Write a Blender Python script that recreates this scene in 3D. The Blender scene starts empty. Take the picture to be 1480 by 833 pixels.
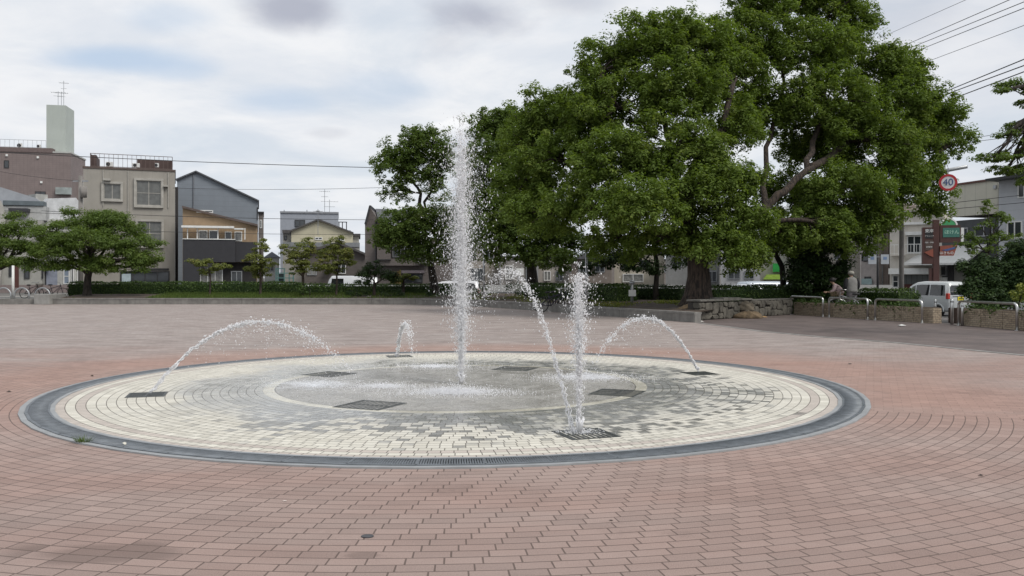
import bpy, bmesh, math, random
import numpy as np
from mathutils import Vector, Matrix
R = math.radians
random.seed(7); rng = np.random.default_rng(11)
scene = bpy.context.scene
COL = scene.collection

# ------------------------------------------------------------------ camera, sky, sun, exposure
F = 1250.0; HOR = 401.0; EYE = 1.5; W0 = 1480.0
cam = bpy.data.cameras.new('camera'); co = bpy.data.objects.new('camera', cam); COL.objects.link(co)
co.location = (0, 0, EYE); co.rotation_euler = (R(90), 0, 0)
cam.sensor_width = 36; cam.lens = 36 * F / W0; cam.shift_y = -(416.5 - HOR) / W0
cam.clip_start = 0.05; cam.clip_end = 4000
scene.camera = co
scene.view_settings.view_transform = 'Standard'; scene.view_settings.look = 'None'
scene.view_settings.gamma = 1; scene.view_settings.use_curve_mapping = False
scene.view_settings.exposure = 0.3
SUN_EL, SUN_AZ = R(50), R(128)       # azimuth from +Y towards +X
sun = bpy.data.lights.new('sun', 'SUN'); so = bpy.data.objects.new('sun', sun); COL.objects.link(so)
sun.energy = 1.95; sun.angle = R(26); sun.color = (1, .96, .9)
sdir = Vector((math.sin(SUN_AZ)*math.cos(SUN_EL), math.cos(SUN_AZ)*math.cos(SUN_EL), math.sin(SUN_EL)))
so.rotation_euler = (-sdir).to_track_quat('-Z', 'Y').to_euler()
so.location = (0, 0, 60)

class NT:
    def __init__(s, tree): s.t = tree; s.n = tree.nodes; s.l = tree.links
    def put(s, inp, v):
        if isinstance(v, bpy.types.NodeSocket): s.l.new(v, inp)
        elif v is not None:
            try: inp.default_value = v
            except Exception: inp.default_value = tuple(v) + (1,)
    def new(s, typ, ins=None, **kw):
        n = s.n.new(typ)
        for k, v in kw.items(): setattr(n, k, v)
        for k, v in (ins or {}).items(): s.put(n.inputs[k], v)
        return n
    def m(s, op, a, b=None, c=None, clamp=False):
        n = s.new('ShaderNodeMath', operation=op, use_clamp=clamp)
        for i, v in enumerate((a, b, c)):
            if v is not None: s.put(n.inputs[i], v)
        return n.outputs[0]
    def v(s, op, a, b=None):
        n = s.new('ShaderNodeVectorMath', operation=op); s.put(n.inputs[0], a)
        if b is not None:
            if op == 'SCALE': s.put(n.inputs['Scale'], b)
            else: s.put(n.inputs[1], b)
        return n.outputs['Value'] if op in ('LENGTH', 'DOT_PRODUCT', 'DISTANCE') else n.outputs[0]
    def sep(s, a): n = s.new('ShaderNodeSeparateXYZ', {0: a}); return n.outputs
    def comb(s, x=0, y=0, z=0): return s.new('ShaderNodeCombineXYZ', {0: x, 1: y, 2: z}).outputs[0]
    def mix(s, f, a, b, bt='MIX'):
        n = s.new('ShaderNodeMix', data_type='RGBA', blend_type=bt)
        s.put(n.inputs[0], f); s.put(n.inputs[6], c4(a)); s.put(n.inputs[7], c4(b)); return n.outputs[2]
    def noise(s, vec, scale, detail=3, rough=.55, dist=0, out=0):
        return s.new('ShaderNodeTexNoise', {'Vector': vec, 'Scale': scale, 'Detail': detail, 'Roughness': rough, 'Distortion': dist}).outputs[out]
    def ss(s, x, lo, hi, a=0., b=1.):
        n = s.new('ShaderNodeMapRange', {0: x, 1: lo, 2: hi, 3: a, 4: b}, interpolation_type='SMOOTHSTEP'); return n.outputs[0]
    def coord(s, o='Object'): return s.new('ShaderNodeTexCoord').outputs[o]
def c4(c): return c if isinstance(c, bpy.types.NodeSocket) else (tuple(c) + (1,))[:4]

# world: Nishita sky under broken high cloud
world = bpy.data.worlds.new('World'); scene.world = world; world.use_nodes = True
w = NT(world.node_tree); w.n.clear()
sky = w.new('ShaderNodeTexSky', sky_type='NISHITA', sun_disc=False, sun_elevation=SUN_EL, sun_rotation=SUN_AZ, dust_density=3.0, air_density=1.0)
d = w.v('NORMALIZE', w.coord('Generated'))
dx, dy, dz = w.sep(d)[0:3]
zz = w.m('ADD', w.m('MAXIMUM', dz, 0.0), .16)
pl = w.comb(w.m('DIVIDE', dx, zz), w.m('DIVIDE', dy, zz), 0)
def direction(px, py): return Vector(((px-740)/F, 1, (HOR-py)/F)).normalized()
n1 = w.noise(w.v('MULTIPLY', pl, (1.0, 1.1, 1)), 1.2, 8, .58, .5)
n2 = w.noise(w.v('ADD', pl, (7.3, 2.1, 0)), 2.2, 9, .6, .4)
n3 = w.noise(w.v('MULTIPLY', d, (1.3, 1, 2.6)), 5.0, 7, .55, .25)
def blob(px, py, rx, ry, lo=.45, hi=1.05, warp=.75, tex=n3):
    u = w.m('DIVIDE', w.m('SUBTRACT', w.m('DIVIDE', dx, w.m('MAXIMUM', dy, .05)), (px-740)/F), rx/F)
    v = w.m('DIVIDE', w.m('SUBTRACT', w.m('DIVIDE', dz, w.m('MAXIMUM', dy, .05)), (HOR-py)/F), ry/F)
    rr = w.m('SQRT', w.m('ADD', w.m('MULTIPLY', u, u), w.m('MULTIPLY', v, v)))
    rr = w.m('ADD', rr, w.m('MULTIPLY', w.m('SUBTRACT', tex, .5), warp*2))
    f = w.m('SUBTRACT', 1.0, w.ss(rr, lo, hi))
    return w.m('MULTIPLY', f, w.ss(dy, 0, .2))
cloudy = w.ss(n1, .36, .60, .62, 1.0)
base = w.mix(w.ss(n2, .35, .65), (6.8, 7.1, 7.6), (7.9, 8.0, 8.2))
base = w.mix(w.ss(dz, .0, .22, .30, 0), base, (6.6, 7.05, 7.5))
base = w.mix(w.m('MULTIPLY', w.ss(dx, .2, .55), .35), base, (5.4, 5.7, 6.4))
skyc = w.v('SCALE', sky.outputs[0], 1.0)
blue = w.mix(.75, skyc, (4.9, 5.9, 7.0))
col = w.mix(cloudy, blue, base)
for a in [(170, 85, 120, 14, .85), (255, 100, 70, 12, .6), (400, 145, 80, 16, .55), (240, 25, 80, 16, .4), (560, 130, 90, 20, .35)]:
    col = w.mix(w.m('MULTIPLY', blob(a[0], a[1], a[2], a[3]*1.6, .2, 1.2, .5), a[4]), col, (4.5, 5.6, 7.1))
for a in [(425, 12, 75, 38, .85), (690, 22, 85, 42, .75), (650, 60, 60, 40, .25), (475, 193, 34, 9, .25), (60, 145, 50, 14, .12), (830, 0, 90, 30, .4), (1300, 20, 160, 60, .25)]:
    col = w.mix(w.m('MULTIPLY', blob(a[0], a[1], a[2], a[3], .15, 1.25, .9), a[4]), col, (3.6, 3.8, 4.6))
# sunlit cumulus behind the trees
cum = blob(648, 196, 40, 26, .75, 1.0, .55, w.noise(d, 42, 5, .6))
col = w.mix(w.m('MULTIPLY', cum, .9), col, w.mix(w.ss(dz, (HOR-215)/F, (HOR-180)/F), (5.6, 5.9, 6.6), (8.6, 8.7, 8.8)))
bg = w.new('ShaderNodeBackground', {0: col, 1: .092})
w.l.new(bg.outputs[0], w.new('ShaderNodeOutputWorld').inputs[0])

# ------------------------------------------------------------------ helpers
def X(px, Y): return (px-740)/F*Y
def Z(py, Y): return EYE + (HOR-py)/F*Y
def P(px, py): Y = EYE*F/(py-HOR); return ((px-740)/F*Y, Y)
def at(px, py, Y): return Vector((X(px, Y), Y, Z(py, Y)))

def tag(o, label=None, cat=None, group=None, kind=None):
    if label: o['label'] = label
    if cat: o['category'] = cat
    if group: o['group'] = group
    if kind: o['kind'] = kind
    return o
def empty(name, loc, label, cat, rz=0, group=None):
    o = bpy.data.objects.new(name, None); COL.objects.link(o); o.location = loc; o.rotation_euler = (0, 0, rz)
    o.empty_display_size = .2
    return tag(o, label, cat, group)
def link(name, me, mat=None, parent=None, smooth=False):
    o = bpy.data.objects.new(name, me); COL.objects.link(o)
    if mat is not None:
        for m_ in (mat if isinstance(mat, (list, tuple)) else [mat]): me.materials.append(m_)
    if parent: o.parent = parent
    if smooth: me.polygons.foreach_set('use_smooth', [True]*len(me.polygons))
    return o
def np_mesh(name, v, f, mi=None):
    """v (N,3), f (M,k) uniform polygons"""
    me = bpy.data.meshes.new(name); v = np.asarray(v, np.float32); f = np.asarray(f, np.int32)
    k = f.shape[1]
    me.vertices.add(len(v)); me.vertices.foreach_set('co', v.ravel())
    me.loops.add(f.size); me.loops.foreach_set('vertex_index', f.ravel())
    me.polygons.add(len(f)); me.polygons.foreach_set('loop_start', np.arange(len(f), dtype=np.int32)*k)
    me.polygons.foreach_set('loop_total', np.full(len(f), k, np.int32))
    if mi is not None: me.polygons.foreach_set('material_index', np.asarray(mi, np.int32))
    me.update(calc_edges=True); me.validate(); return me

class MB:
    def __init__(s): s.b = bmesh.new()
    def box(s, x0, x1, y0, y1, z0, z1, M=None):
        vs = [Vector(p) for p in ((x0,y0,z0),(x1,y0,z0),(x1,y1,z0),(x0,y1,z0),(x0,y0,z1),(x1,y0,z1),(x1,y1,z1),(x0,y1,z1))]
        if M is not None: vs = [M @ p for p in vs]
        v = [s.b.verts.new(p) for p in vs]
        for q in ((0,3,2,1),(4,5,6,7),(0,1,5,4),(1,2,6,5),(2,3,7,6),(3,0,4,7)): s.b.faces.new([v[i] for i in q])
        return s
    def poly(s, pts): s.b.faces.new([s.b.verts.new(p) for p in pts]); return s
    def prism(s, pts, vec):
        vec = Vector(vec); a = [s.b.verts.new(p) for p in pts]; b = [s.b.verts.new(Vector(p)+vec) for p in pts]
        n = len(a); s.b.faces.new(a[::-1]); s.b.faces.new(b)
        for i in range(n): s.b.faces.new([a[i], a[(i+1) % n], b[(i+1) % n], b[i]])
        return s
    def tube(s, pts, rad, n=8, cap=True):
        pts = [Vector(p) for p in pts]; rs = rad if isinstance(rad, (list, tuple)) else [rad]*len(pts)
        rings = []; prev = None
        for i, p in enumerate(pts):
            t = (pts[min(i+1, len(pts)-1)] - pts[max(i-1, 0)])
            t = t.normalized() if t.length > 1e-9 else Vector((0,0,1))
            if prev is None:
                a = Vector((0,0,1)) if abs(t.z) < .9 else Vector((1,0,0)); u = t.cross(a).normalized()
            else:
                u = prev - t*prev.dot(t); u = u.normalized() if u.length > 1e-6 else t.orthogonal().normalized()
            prev = u; vv = t.cross(u)
            rings.append([s.b.verts.new(p + (u*math.cos(2*math.pi*k/n) + vv*math.sin(2*math.pi*k/n))*rs[i]) for k in range(n)])
        for i in range(len(rings)-1):
            for k in range(n):
                s.b.faces.new([rings[i][k], rings[i][(k+1) % n], rings[i+1][(k+1) % n], rings[i+1][k]])
        if cap and n > 2: s.b.faces.new(rings[0][::-1]); s.b.faces.new(rings[-1])
        return s
    def cyl(s, x, y, z0, z1, r, n=16): return s.tube([(x, y, z0), (x, y, z1)], r, n)
    def ball(s, c, r, sub=2, sc=(1,1,1)):
        bmesh.ops.create_icosphere(s.b, subdivisions=sub, radius=r, matrix=Matrix.Translation(c) @ Matrix.Diagonal((*sc, 1))); return s
    def build(s, name, mat, parent=None, smooth=False, bevel=0):
        me = bpy.data.meshes.new(name)
        bmesh.ops.recalc_face_normals(s.b, faces=s.b.faces[:])
        s.b.to_mesh(me); s.b.free()
        o = link(name, me, mat, parent, smooth)
        if bevel:
            m_ = o.modifiers.new('bevel', 'BEVEL'); m_.width = bevel; m_.segments = 2; m_.limit_method = 'ANGLE'
        return o

# ------------------------------------------------------------------ materials
MATS = {}
def mat(name, col=(.5,.5,.5), rough=.7, metal=0, spec=.5, var=.12, vs=3.0, bump=0, bs=40, grime=0):
    if name in MATS: return MATS[name]
    m_ = bpy.data.materials.new(name); m_.use_nodes = True; t = NT(m_.node_tree)
    b = t.n['Principled BSDF']; P_ = t.coord()
    c = col
    if var:
        n = t.noise(P_, vs, 5, .6)
        c = t.mix(t.ss(n, .3, .7), [x*(1-var) for x in col], [min(x*(1+var), 1) for x in col])
    if grime:
        n = t.noise(t.v('MULTIPLY', P_, (3, 3, .35)), 1.6, 5, .65)
        c = t.mix(t.ss(n, .48, .8, 0, grime), c, [x*.45 for x in col])
    t.put(b.inputs['Base Color'], c4(c)); b.inputs['Roughness'].default_value = rough
    b.inputs['Metallic'].default_value = metal; b.inputs['Specular IOR Level'].default_value = spec
    if bump:
        bn = t.new('ShaderNodeBump', {'Strength': bump, 'Distance': .02, 'Height': t.noise(P_, bs, 4, .6)})
        t.l.new(bn.outputs[0], b.inputs['Normal'])
    MATS[name] = m_; return m_
def lined(name, col, pitch, axis=2, depth=.6, width=.12, rough=.7, var=.1, dark=.5, grime=.25, pitch2=0, axis2=0, metal=0):
    """siding / tiles: thin lines every `pitch` m along an axis (and a second axis)"""
    if name in MATS: return MATS[name]
    m_ = bpy.data.materials.new(name); m_.use_nodes = True; t = NT(m_.node_tree); b = t.n['Principled BSDF']
    P_ = t.coord(); s_ = t.sep(P_)
    def ln(ax, p):
        a = t.m('ADD', s_[0], t.m('MULTIPLY', s_[1], 1.0)) if ax == 0 else s_[ax]
        f = t.m('FRACT', t.m('DIVIDE', a, p)); return t.m('LESS_THAN', t.m('MINIMUM', f, t.m('SUBTRACT', 1., f)), width/2)
    k = ln(axis, pitch)
    if pitch2: k = t.m('MAXIMUM', k, ln(axis2, pitch2))
    n = t.noise(P_, 1.2, 5, .6); g = t.noise(t.v('MULTIPLY', P_, (3, 3, .3)), 1.3, 5, .6)
    c = t.mix(t.ss(n, .3, .7), [x*(1-var) for x in col], [min(1, x*(1+var)) for x in col])
    c = t.mix(t.ss(g, .5, .8, 0, grime), c, [x*.5 for x in col])
    c = t.mix(k, c, [x*dark for x in col])
    t.put(b.inputs['Base Color'], c); b.inputs['Roughness'].default_value = rough; b.inputs['Metallic'].default_value = metal
    bn = t.new('ShaderNodeBump', {'Strength': depth, 'Distance': .03, 'Height': t.m('SUBTRACT', 1., k)})
    t.l.new(bn.outputs[0], b.inputs['Normal']); MATS[name] = m_; return m_

glassm = mat('window_glass', (.035,.04,.045), .08, var=0, spec=.8)
curtain = mat('curtained_window', (.22,.22,.21), .15, var=.35, vs=6)
steel = mat('brushed_steel', (.55,.55,.54), .32, 1, var=.1, vs=12)
galv = mat('galvanised_metal', (.36,.37,.38), .45, .7, var=.15, vs=8)
white = mat('white_paint', (.72,.72,.70), .5, var=.06, grime=.3)
darkm = mat('dark_metal', (.03,.03,.032), .5, var=.2)
blackr = mat('black_rubber', (.02,.02,.02), .7)
concrete = mat('weathered_concrete', (.19,.182,.168), .9, var=.2, vs=2.5, bump=.4, bs=30, grime=.6)
barkm = None
def make_bark(name, c1, c2):
    m_ = bpy.data.materials.new(name); m_.use_nodes = True; t = NT(m_.node_tree); b = t.n['Principled BSDF']; P_ = t.coord()
    n = t.noise(t.v('MULTIPLY', P_, (4, 4, .8)), 3.2, 6, .65); k = t.ss(n, .38, .62)
    t.put(b.inputs['Base Color'], t.mix(k, c1, c2)); b.inputs['Roughness'].default_value = .95
    bn = t.new('ShaderNodeBump', {'Strength': .9, 'Distance': .05, 'Height': n}); t.l.new(bn.outputs[0], b.inputs['Normal'])
    return m_
bark = make_bark('camphor_bark', (.018,.014,.012), (.070,.051,.039))
bark_d = make_bark('dark_bark', (.016,.013,.011), (.055,.045,.036))
def make_leaf(name, c1, c2, c3, trans=.3, gl=.5):
    m_ = bpy.data.materials.new(name); m_.use_nodes = True; t = NT(m_.node_tree)
    b = t.n['Principled BSDF']; out = t.n['Material Output']; P_ = t.coord()
    rnd = t.new('ShaderNodeNewGeometry').outputs['Random Per Island']
    n = t.noise(P_, .9, 3, .6)
    c = t.mix(rnd, c1, c2); c = t.mix(t.m('MULTIPLY', t.ss(n, .46, .72), t.ss(rnd, .15, .9)), c, c3)
    t.put(b.inputs['Base Color'], c); b.inputs['Roughness'].default_value = gl; b.inputs['Specular IOR Level'].default_value = .2
    tr = t.new('ShaderNodeBsdfTranslucent', {0: t.mix(1.0, c, (.95, 1.0, .35), 'MULTIPLY')})
    mx = t.new('ShaderNodeMixShader', {0: trans, 1: b.outputs[0], 2: tr.outputs[0]}); t.l.new(mx.outputs[0], out.inputs[0])
    return m_
leaf_c = make_leaf('camphor_leaf', (.105,.160,.030), (.175,.245,.055), (.25,.31,.08), .5, .6)
leaf_c2 = make_leaf('camphor_leaf_deep', (.080,.128,.030), (.135,.195,.048), (.19,.24,.065), .48, .6)
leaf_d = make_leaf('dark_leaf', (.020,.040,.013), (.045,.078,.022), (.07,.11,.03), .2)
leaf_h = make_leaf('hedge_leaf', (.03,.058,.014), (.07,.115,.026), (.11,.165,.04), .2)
leaf_y = make_leaf('turning_leaf', (.13,.16,.04), (.21,.23,.065), (.26,.22,.075), .45)
leaf_m = make_leaf('cherry_leaf', (.085,.135,.03), (.14,.205,.045), (.20,.25,.06), .45)
leaf_yy = make_leaf('variegated_leaf', (.12,.17,.03), (.32,.34,.08), (.45,.42,.12), .3)
grass_m = make_leaf('grass_blade', (.065,.10,.024), (.105,.155,.036), (.15,.17,.05), .3)

# ------------------------------------------------------------------ vegetation builders
def quads_from(cent, nrm, size, aspect=.5):
    n = len(cent); a = rng.normal(size=(n, 3)); nrm = nrm/np.linalg.norm(nrm, axis=1, keepdims=True)
    u = np.cross(nrm, a); u /= np.linalg.norm(u, axis=1, keepdims=True)+1e-9; v = np.cross(nrm, u)
    s = size[:, None]
    v4 = np.stack([cent-u*s, cent-v*s*aspect+nrm*s*.12, cent+u*s, cent+v*s*aspect+nrm*s*.12], 1).reshape(-1, 3)
    return v4, np.arange(4*n).reshape(-1, 4)
def puffs(cs, rad, nl, size, flat=.65, droop=.6):
    """leaf puffs round every centre in cs"""
    n = len(cs); tot = n*nl; rad = np.repeat(rad, nl)[:, None]; c = np.repeat(cs, nl, 0)
    d_ = rng.normal(size=(tot, 3)); d_[:, 2] = np.where(d_[:, 2] < 0, d_[:, 2]*droop, d_[:, 2]); d_ /= np.linalg.norm(d_, axis=1, keepdims=True)
    r = rng.uniform(.35, 1.05, (tot, 1))**.7
    p = c + d_*r*rad*np.array([1, 1, flat])
    nr = d_*.75 + np.array([0, 0, .75]) + rng.normal(size=(tot, 3))*.27
    return quads_from(p, nr, size*rng.uniform(.6, 1.25, tot))
def lobes_to_clumps(lobes, dens):
    out = []
    for c, r in lobes:
        c = np.array(c); r = np.array(r); area = 4*math.pi*(np.mean(r))**2; n = max(5, int(area*dens))
        d_ = rng.normal(size=(n, 3)); d_ /= np.linalg.norm(d_, axis=1, keepdims=True)
        d_ = d_[(d_[:, 2] > -.75)]; k = rng.uniform(.3, 1, (len(d_), 1))**.45
        out.append(c + d_*k*r*(1+rng.normal(size=(len(d_), 1))*.07))
    return out
def limb(mb, a, b, r0, r1, wob=.12, n=7, up=.0, sides=7):
    a = Vector(a); b = Vector(b); L = (b-a).length; pts = []; rs = []
    o1 = Vector(rng.normal(size=3))*wob*L; o1.z = abs(o1.z)*.5+up*L
    for i in range(n):
        t = i/(n-1); k = math.sin(math.pi*t)
        pts.append(a.lerp(b, t) + o1*k*.5 + Vector(rng.normal(size=3))*L*.012*(0 < i < n-1)); rs.append(r0+(r1-r0)*t**.8)
    mb.tube(pts, rs, sides); return pts
def tree(name, label, base, trunk_pts, trunk_r, lobes, lm, bm_=None, dens=1.25, puff=.5, nl=95, leaf=.1, flat=.65, group=None, twigs=.5, limb_r=None, cat='tree'):
    """base world; trunk_pts world list after the base; lobes [(centre,radii)] world"""
    root = empty(name, base, label, cat, group=group); B = Vector(base)
    mb = MB(); tp = [Vector(base)] + [Vector(p) for p in trunk_pts]; n = len(tp)
    P2 = [tp[0]-Vector((0,0,.25))]+[tp[0]+Vector((0,0,.12*trunk_r*4))]+tp[1:]
    rs = [trunk_r*1.55, trunk_r*1.1] + [trunk_r*(1-.38*(i+1)/n) for i in range(n-1)]
    mb.tube([p-B for p in P2], rs, 14)
    cl = lobes_to_clumps(lobes, dens); top = tp[-1]
    lr = limb_r or trunk_r*.5
    for (c, r), pts in zip(lobes, cl):
        st = top if len(tp) < 3 or random.random() < .6 else tp[-2].lerp(top, random.random())
        ctr = Vector(c); path = limb(mb, st-B, ctr-B, lr*random.uniform(.7, 1.1), lr*.3, .1, 8, .04)
        for p in pts[::max(1, int(1/ max(twigs, .01)))]:
            j = random.randint(3, 7); limb(mb, path[j], Vector(p)-B, lr*.22, lr*.06, .1, 4, 0, 5)
    mb.build('trunk', bm_ or bark, root, True)
    cs = np.concatenate(cl); rad = puff*rng.uniform(.6, 1.3, len(cs))
    v, f = puffs(cs-np.array(base), rad, nl, leaf, flat)
    link('crown', np_mesh('crown', v, f), lm, root)
    return root
def plobes(spec):
    """spec rows: px, py, Y, rx_px, ry_px -> world lobes"""
    return [((X(a, Y_), Y_, Z(b, Y_)), (rx/F*Y_, (rx+ry)/2/F*Y_*.9, ry/F*Y_)) for a, b, Y_, rx, ry in spec]
def bush(name, label, spec, lm, base_z, cat='shrub', puff=.22, nl=60, leaf=.06, dens=4, group=None, core=True):
    lobes = plobes(spec); c0 = lobes[0][0]; base = (c0[0], c0[1], base_z)
    root = empty(name, base, label, cat, group=group); B = np.array(base)
    cs = np.concatenate(lobes_to_clumps(lobes, dens))
    cs = cs[cs[:, 2] > base_z-.1]
    v, f = puffs(cs-B, puff*rng.uniform(.6, 1.3, len(cs)), nl, leaf, .8, .8)
    v[:, 2] = np.maximum(v[:, 2], .01)
    link('foliage', np_mesh('foliage', v, f), lm, root)
    mb = MB()
    for c, r in lobes:
        mb.tube([Vector((0,0,-.05)), (Vector(c)-Vector(base))], [.03, .012], 6)
    mb.build('stem', bark_d, root, True)
    return root
def hedge(label, path, width, z0, z1, lm, dens=420, leaf=.05, rnd=True, group='clipped hedges round the square'):
    """path: world XY polyline, rounded-box section"""
    pts = [Vector((a, b, 0)) for a, b in path]; o0 = pts[0]
    V = []; Nn = []
    mb = MB()
    for i in range(len(pts)-1):
        a, b = pts[i], pts[i+1]; L = (b-a).length; t = (b-a)/L; s_ = Vector((-t.y, t.x, 0)); h = z1-z0
        n = int(L*(2*h+width)*dens)
        q = rng.uniform(0, 2*h+width, n); al = rng.uniform(-.05 if i == 0 else 0, L+(.05 if i == len(pts)-2 else 0), n)
        side = np.where(q < h, -width/2, np.where(q < h+width, q-h-width/2, width/2)); zt = np.where(q < h, q, np.where(q < h+width, h, 2*h+width-q))
        nx = np.where(q < h, -1., np.where(q < h+width, 0, 1.)); nz = np.where((q >= h) & (q < h+width), 1., .15)
        bul = .05*np.sin(al*2.1+i)+.04*np.sin(al*5.3)+.035*np.sin(al*11+side*9); zt = np.minimum(zt, h)*(1+bul*.5)
        off = side*(1-.25*np.clip((zt/h-.75)/.25, 0, 1)*rnd) + rng.normal(size=n)*.035
        zt = zt + rng.normal(size=n)*.03
        ta = np.array(t); sa = np.array(s_)
        V.append(np.array(a-o0)+al[:, None]*ta+off[:, None]*sa+np.stack([0*zt, 0*zt, zt+z0], 1))
        Nn.append(nx[:, None]*sa+nz[:, None]*np.array([0, 0, 1])+rng.normal(size=(n, 3))*.5)
        g = width/2-.06; ao = a-o0; M = Matrix.Translation((ao.x, ao.y, 0)) @ Matrix.Rotation(math.atan2(t.y, t.x), 4, 'Z')
        mb.box(-.05, L+.05, -g, g, z0-.1, z1-.1, M)
        # ends
    for e, sg in ((pts[0], -1), (pts[-1], 1)):
        t = ((pts[1]-pts[0]) if sg < 0 else (pts[-1]-pts[-2])).normalized(); s_ = Vector((-t.y, t.x, 0)); n = int(width*(z1-z0)*dens*1.5)
        V.append(np.array(e-o0)+np.array(t)*(sg*.06+rng.normal(size=(n, 1))*.04)+rng.uniform(-.5, .5, (n, 1))*width*np.array(s_)+np.array([0, 0, 1])*rng.uniform(z0, z1, (n, 1)))
        Nn.append(np.array(t)*sg+rng.normal(size=(n, 3))*.5)
    V = np.concatenate(V); Nn = np.concatenate(Nn)
    v, f = quads_from(V, Nn, leaf*rng.uniform(.6, 1.3, len(V)))
    root = empty('hedge', (o0.x, o0.y, 0), label, 'hedge', group=group)
    link('foliage', np_mesh('foliage', v, f), lm, root)
    mb.build('branches', leaf_d, root)  # solid dark core box added to darken the inside behind the leaves
    return root

# ------------------------------------------------------------------ ground shaders
CX, CY = -.76, 12.1; RD = 5.34
def pav_red():
    m_ = bpy.data.materials.new('red_block_paving'); m_.use_nodes = True; t = NT(m_.node_tree); b = t.n['Principled BSDF']
    Pc = t.coord(); x, y, _ = t.sep(Pc)[0:3]
    ax = t.m('SUBTRACT', x, CX); ay = t.m('SUBTRACT', y, CY)
    r = t.m('SQRT', t.m('ADD', t.m('MULTIPLY', ax, ax), t.m('MULTIPLY', ay, ay)))
    th = t.m('SUBTRACT', t.m('ARCTAN2', ax, t.m('MULTIPLY', ay, -1.)), -.30)
    p, L = .1085, .205
    wob = t.m('MULTIPLY', t.m('SUBTRACT', t.noise(Pc, .8, 2), .5), .03)
    row = t.m('FLOOR', t.m('DIVIDE', t.m('ADD', r, wob), p)); fr = t.m('FRACT', t.m('DIVIDE', t.m('ADD', r, wob), p))
    rj = t.new('ShaderNodeTexWhiteNoise', {'W': row}, noise_dimensions='1D').outputs[0]
    u = t.m('ADD', t.m('DIVIDE', t.m('MULTIPLY', th, t.m('MULTIPLY', t.m('ADD', row, .5), p)), L), t.m('MULTIPLY', rj, .05)); fu = t.m('FRACT', u)
    def jd(f, k): return t.m('MULTIPLY', t.m('MINIMUM', f, t.m('SUBTRACT', 1., f)), k)
    j1 = t.m('MINIMUM', jd(fr, p), jd(fu, L))
    # beyond the construction joint: straight courses
    s_ = t.m('ADD', t.m('MULTIPLY', t.m('SUBTRACT', x, 4.07), .386), t.m('MULTIPLY', t.m('SUBTRACT', y, 9.71), .923))
    q = t.m('SUBTRACT', t.m('MULTIPLY', x, .923), t.m('MULTIPLY', y, .386))
    row2 = t.m('FLOOR', t.m('DIVIDE', s_, p)); fr2 = t.m('FRACT', t.m('DIVIDE', s_, p)); u2 = t.m('ADD', t.m('DIVIDE', q, L), t.m('MULTIPLY', row2, .5)); fu2 = t.m('FRACT', u2)
    j2 = t.m('ADD', t.m('MINIMUM', jd(fr2, p), jd(fu2, L)), .0012)
    far = t.m('GREATER_THAN', s_, 0.)
    def sel(a, c): return t.m('ADD', t.m('MULTIPLY', a, t.m('SUBTRACT', 1., far)), t.m('MULTIPLY', c, far))
    j = sel(j1, j2); jw = t.m('ADD', .0016, t.m('MULTIPLY', t.noise(Pc, 4., 4, .7), .0040))
    jm = t.m('SUBTRACT', 1., t.ss(j, jw, t.m('ADD', jw, .0022)))
    jl = t.m('MULTIPLY', t.m('LESS_THAN', t.m('ABSOLUTE', s_), .004), t.m('GREATER_THAN', x, 4.))
    jm = t.m('MAXIMUM', jm, t.m('MULTIPLY', jl, .8))
    brick = t.new('ShaderNodeTexWhiteNoise', {0: t.comb(sel(row, row2), t.m('FLOOR', sel(u, u2)), far)}, noise_dimensions='3D').outputs[0]
    big = t.noise(t.v('MULTIPLY', Pc, (.5, 1.3, 1)), .55, 5, .6, .3); mid = t.noise(t.v('MULTIPLY', Pc, (.55, 1.6, 1)), 1.7, 5, .65)
    fine = t.noise(Pc, 170, 3, .8); fine2 = t.noise(Pc, 95, 2, .6)
    c = t.mix(t.ss(big, .36, .66), (.320,.222,.190), (.340,.262,.232))
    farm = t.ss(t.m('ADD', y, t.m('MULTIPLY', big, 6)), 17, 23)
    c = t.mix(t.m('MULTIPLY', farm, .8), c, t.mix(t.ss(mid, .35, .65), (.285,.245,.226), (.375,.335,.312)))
    salmon = t.m('MULTIPLY', t.ss(t.m('ABSOLUTE', t.m('SUBTRACT', r, 6.2)), .2, 1.9, 1, 0), t.ss(y, 8.3, 10.5, .15, 1))
    c = t.mix(t.m('MULTIPLY', salmon, .5), c, (.38,.228,.178))
    nearm = t.ss(y, 4.2, 7.5, 1, 0); c = t.mix(t.m('MULTIPLY', nearm, .35), c, (.280,.208,.182))
    val = t.m('ADD', t.m('ADD', .83, t.m('MULTIPLY', brick, .17)), t.m('MULTIPLY', t.m('SUBTRACT', mid, .5), .35))
    val = t.m('ADD', val, t.m('ADD', t.m('MULTIPLY', t.m('SUBTRACT', fine, .5), 1.25), t.m('MULTIPLY', t.m('SUBTRACT', fine2, .5), .4)))
    c = t.mix(1.0, c, t.comb(val, val, val), 'MULTIPLY')
    c = t.mix(t.m('MULTIPLY', jm, sel(.78, .35)), c, (.075,.053,.043))
    # weathered stains: a few darkened blocks lower left and small spots
    def spot(px_, py_, rx, ry):
        X0, Y0 = P(px_, py_); a_ = t.m('DIVIDE', t.m('SUBTRACT', x, X0), rx); b_ = t.m('DIVIDE', t.m('SUBTRACT', y, Y0), ry)
        q_ = t.m('ADD', t.m('SQRT', t.m('ADD', t.m('MULTIPLY', a_, a_), t.m('MULTIPLY', b_, b_))), t.m('MULTIPLY', t.m('SUBTRACT', brick, .5), .9)); return t.m('SUBTRACT', 1., t.ss(q_, .6, 1.1))
    st = t.m('MULTIPLY', spot(130, 800, .42, .17), .42)
    st = t.m('MAXIMUM', st, t.m('MULTIPLY', spot(530, 803, .12, .06), .35)); st = t.m('MAXIMUM', st, t.m('MULTIPLY', t.ss(t.noise(Pc, 1.1, 6, .75), .54, .78), .42))
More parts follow.
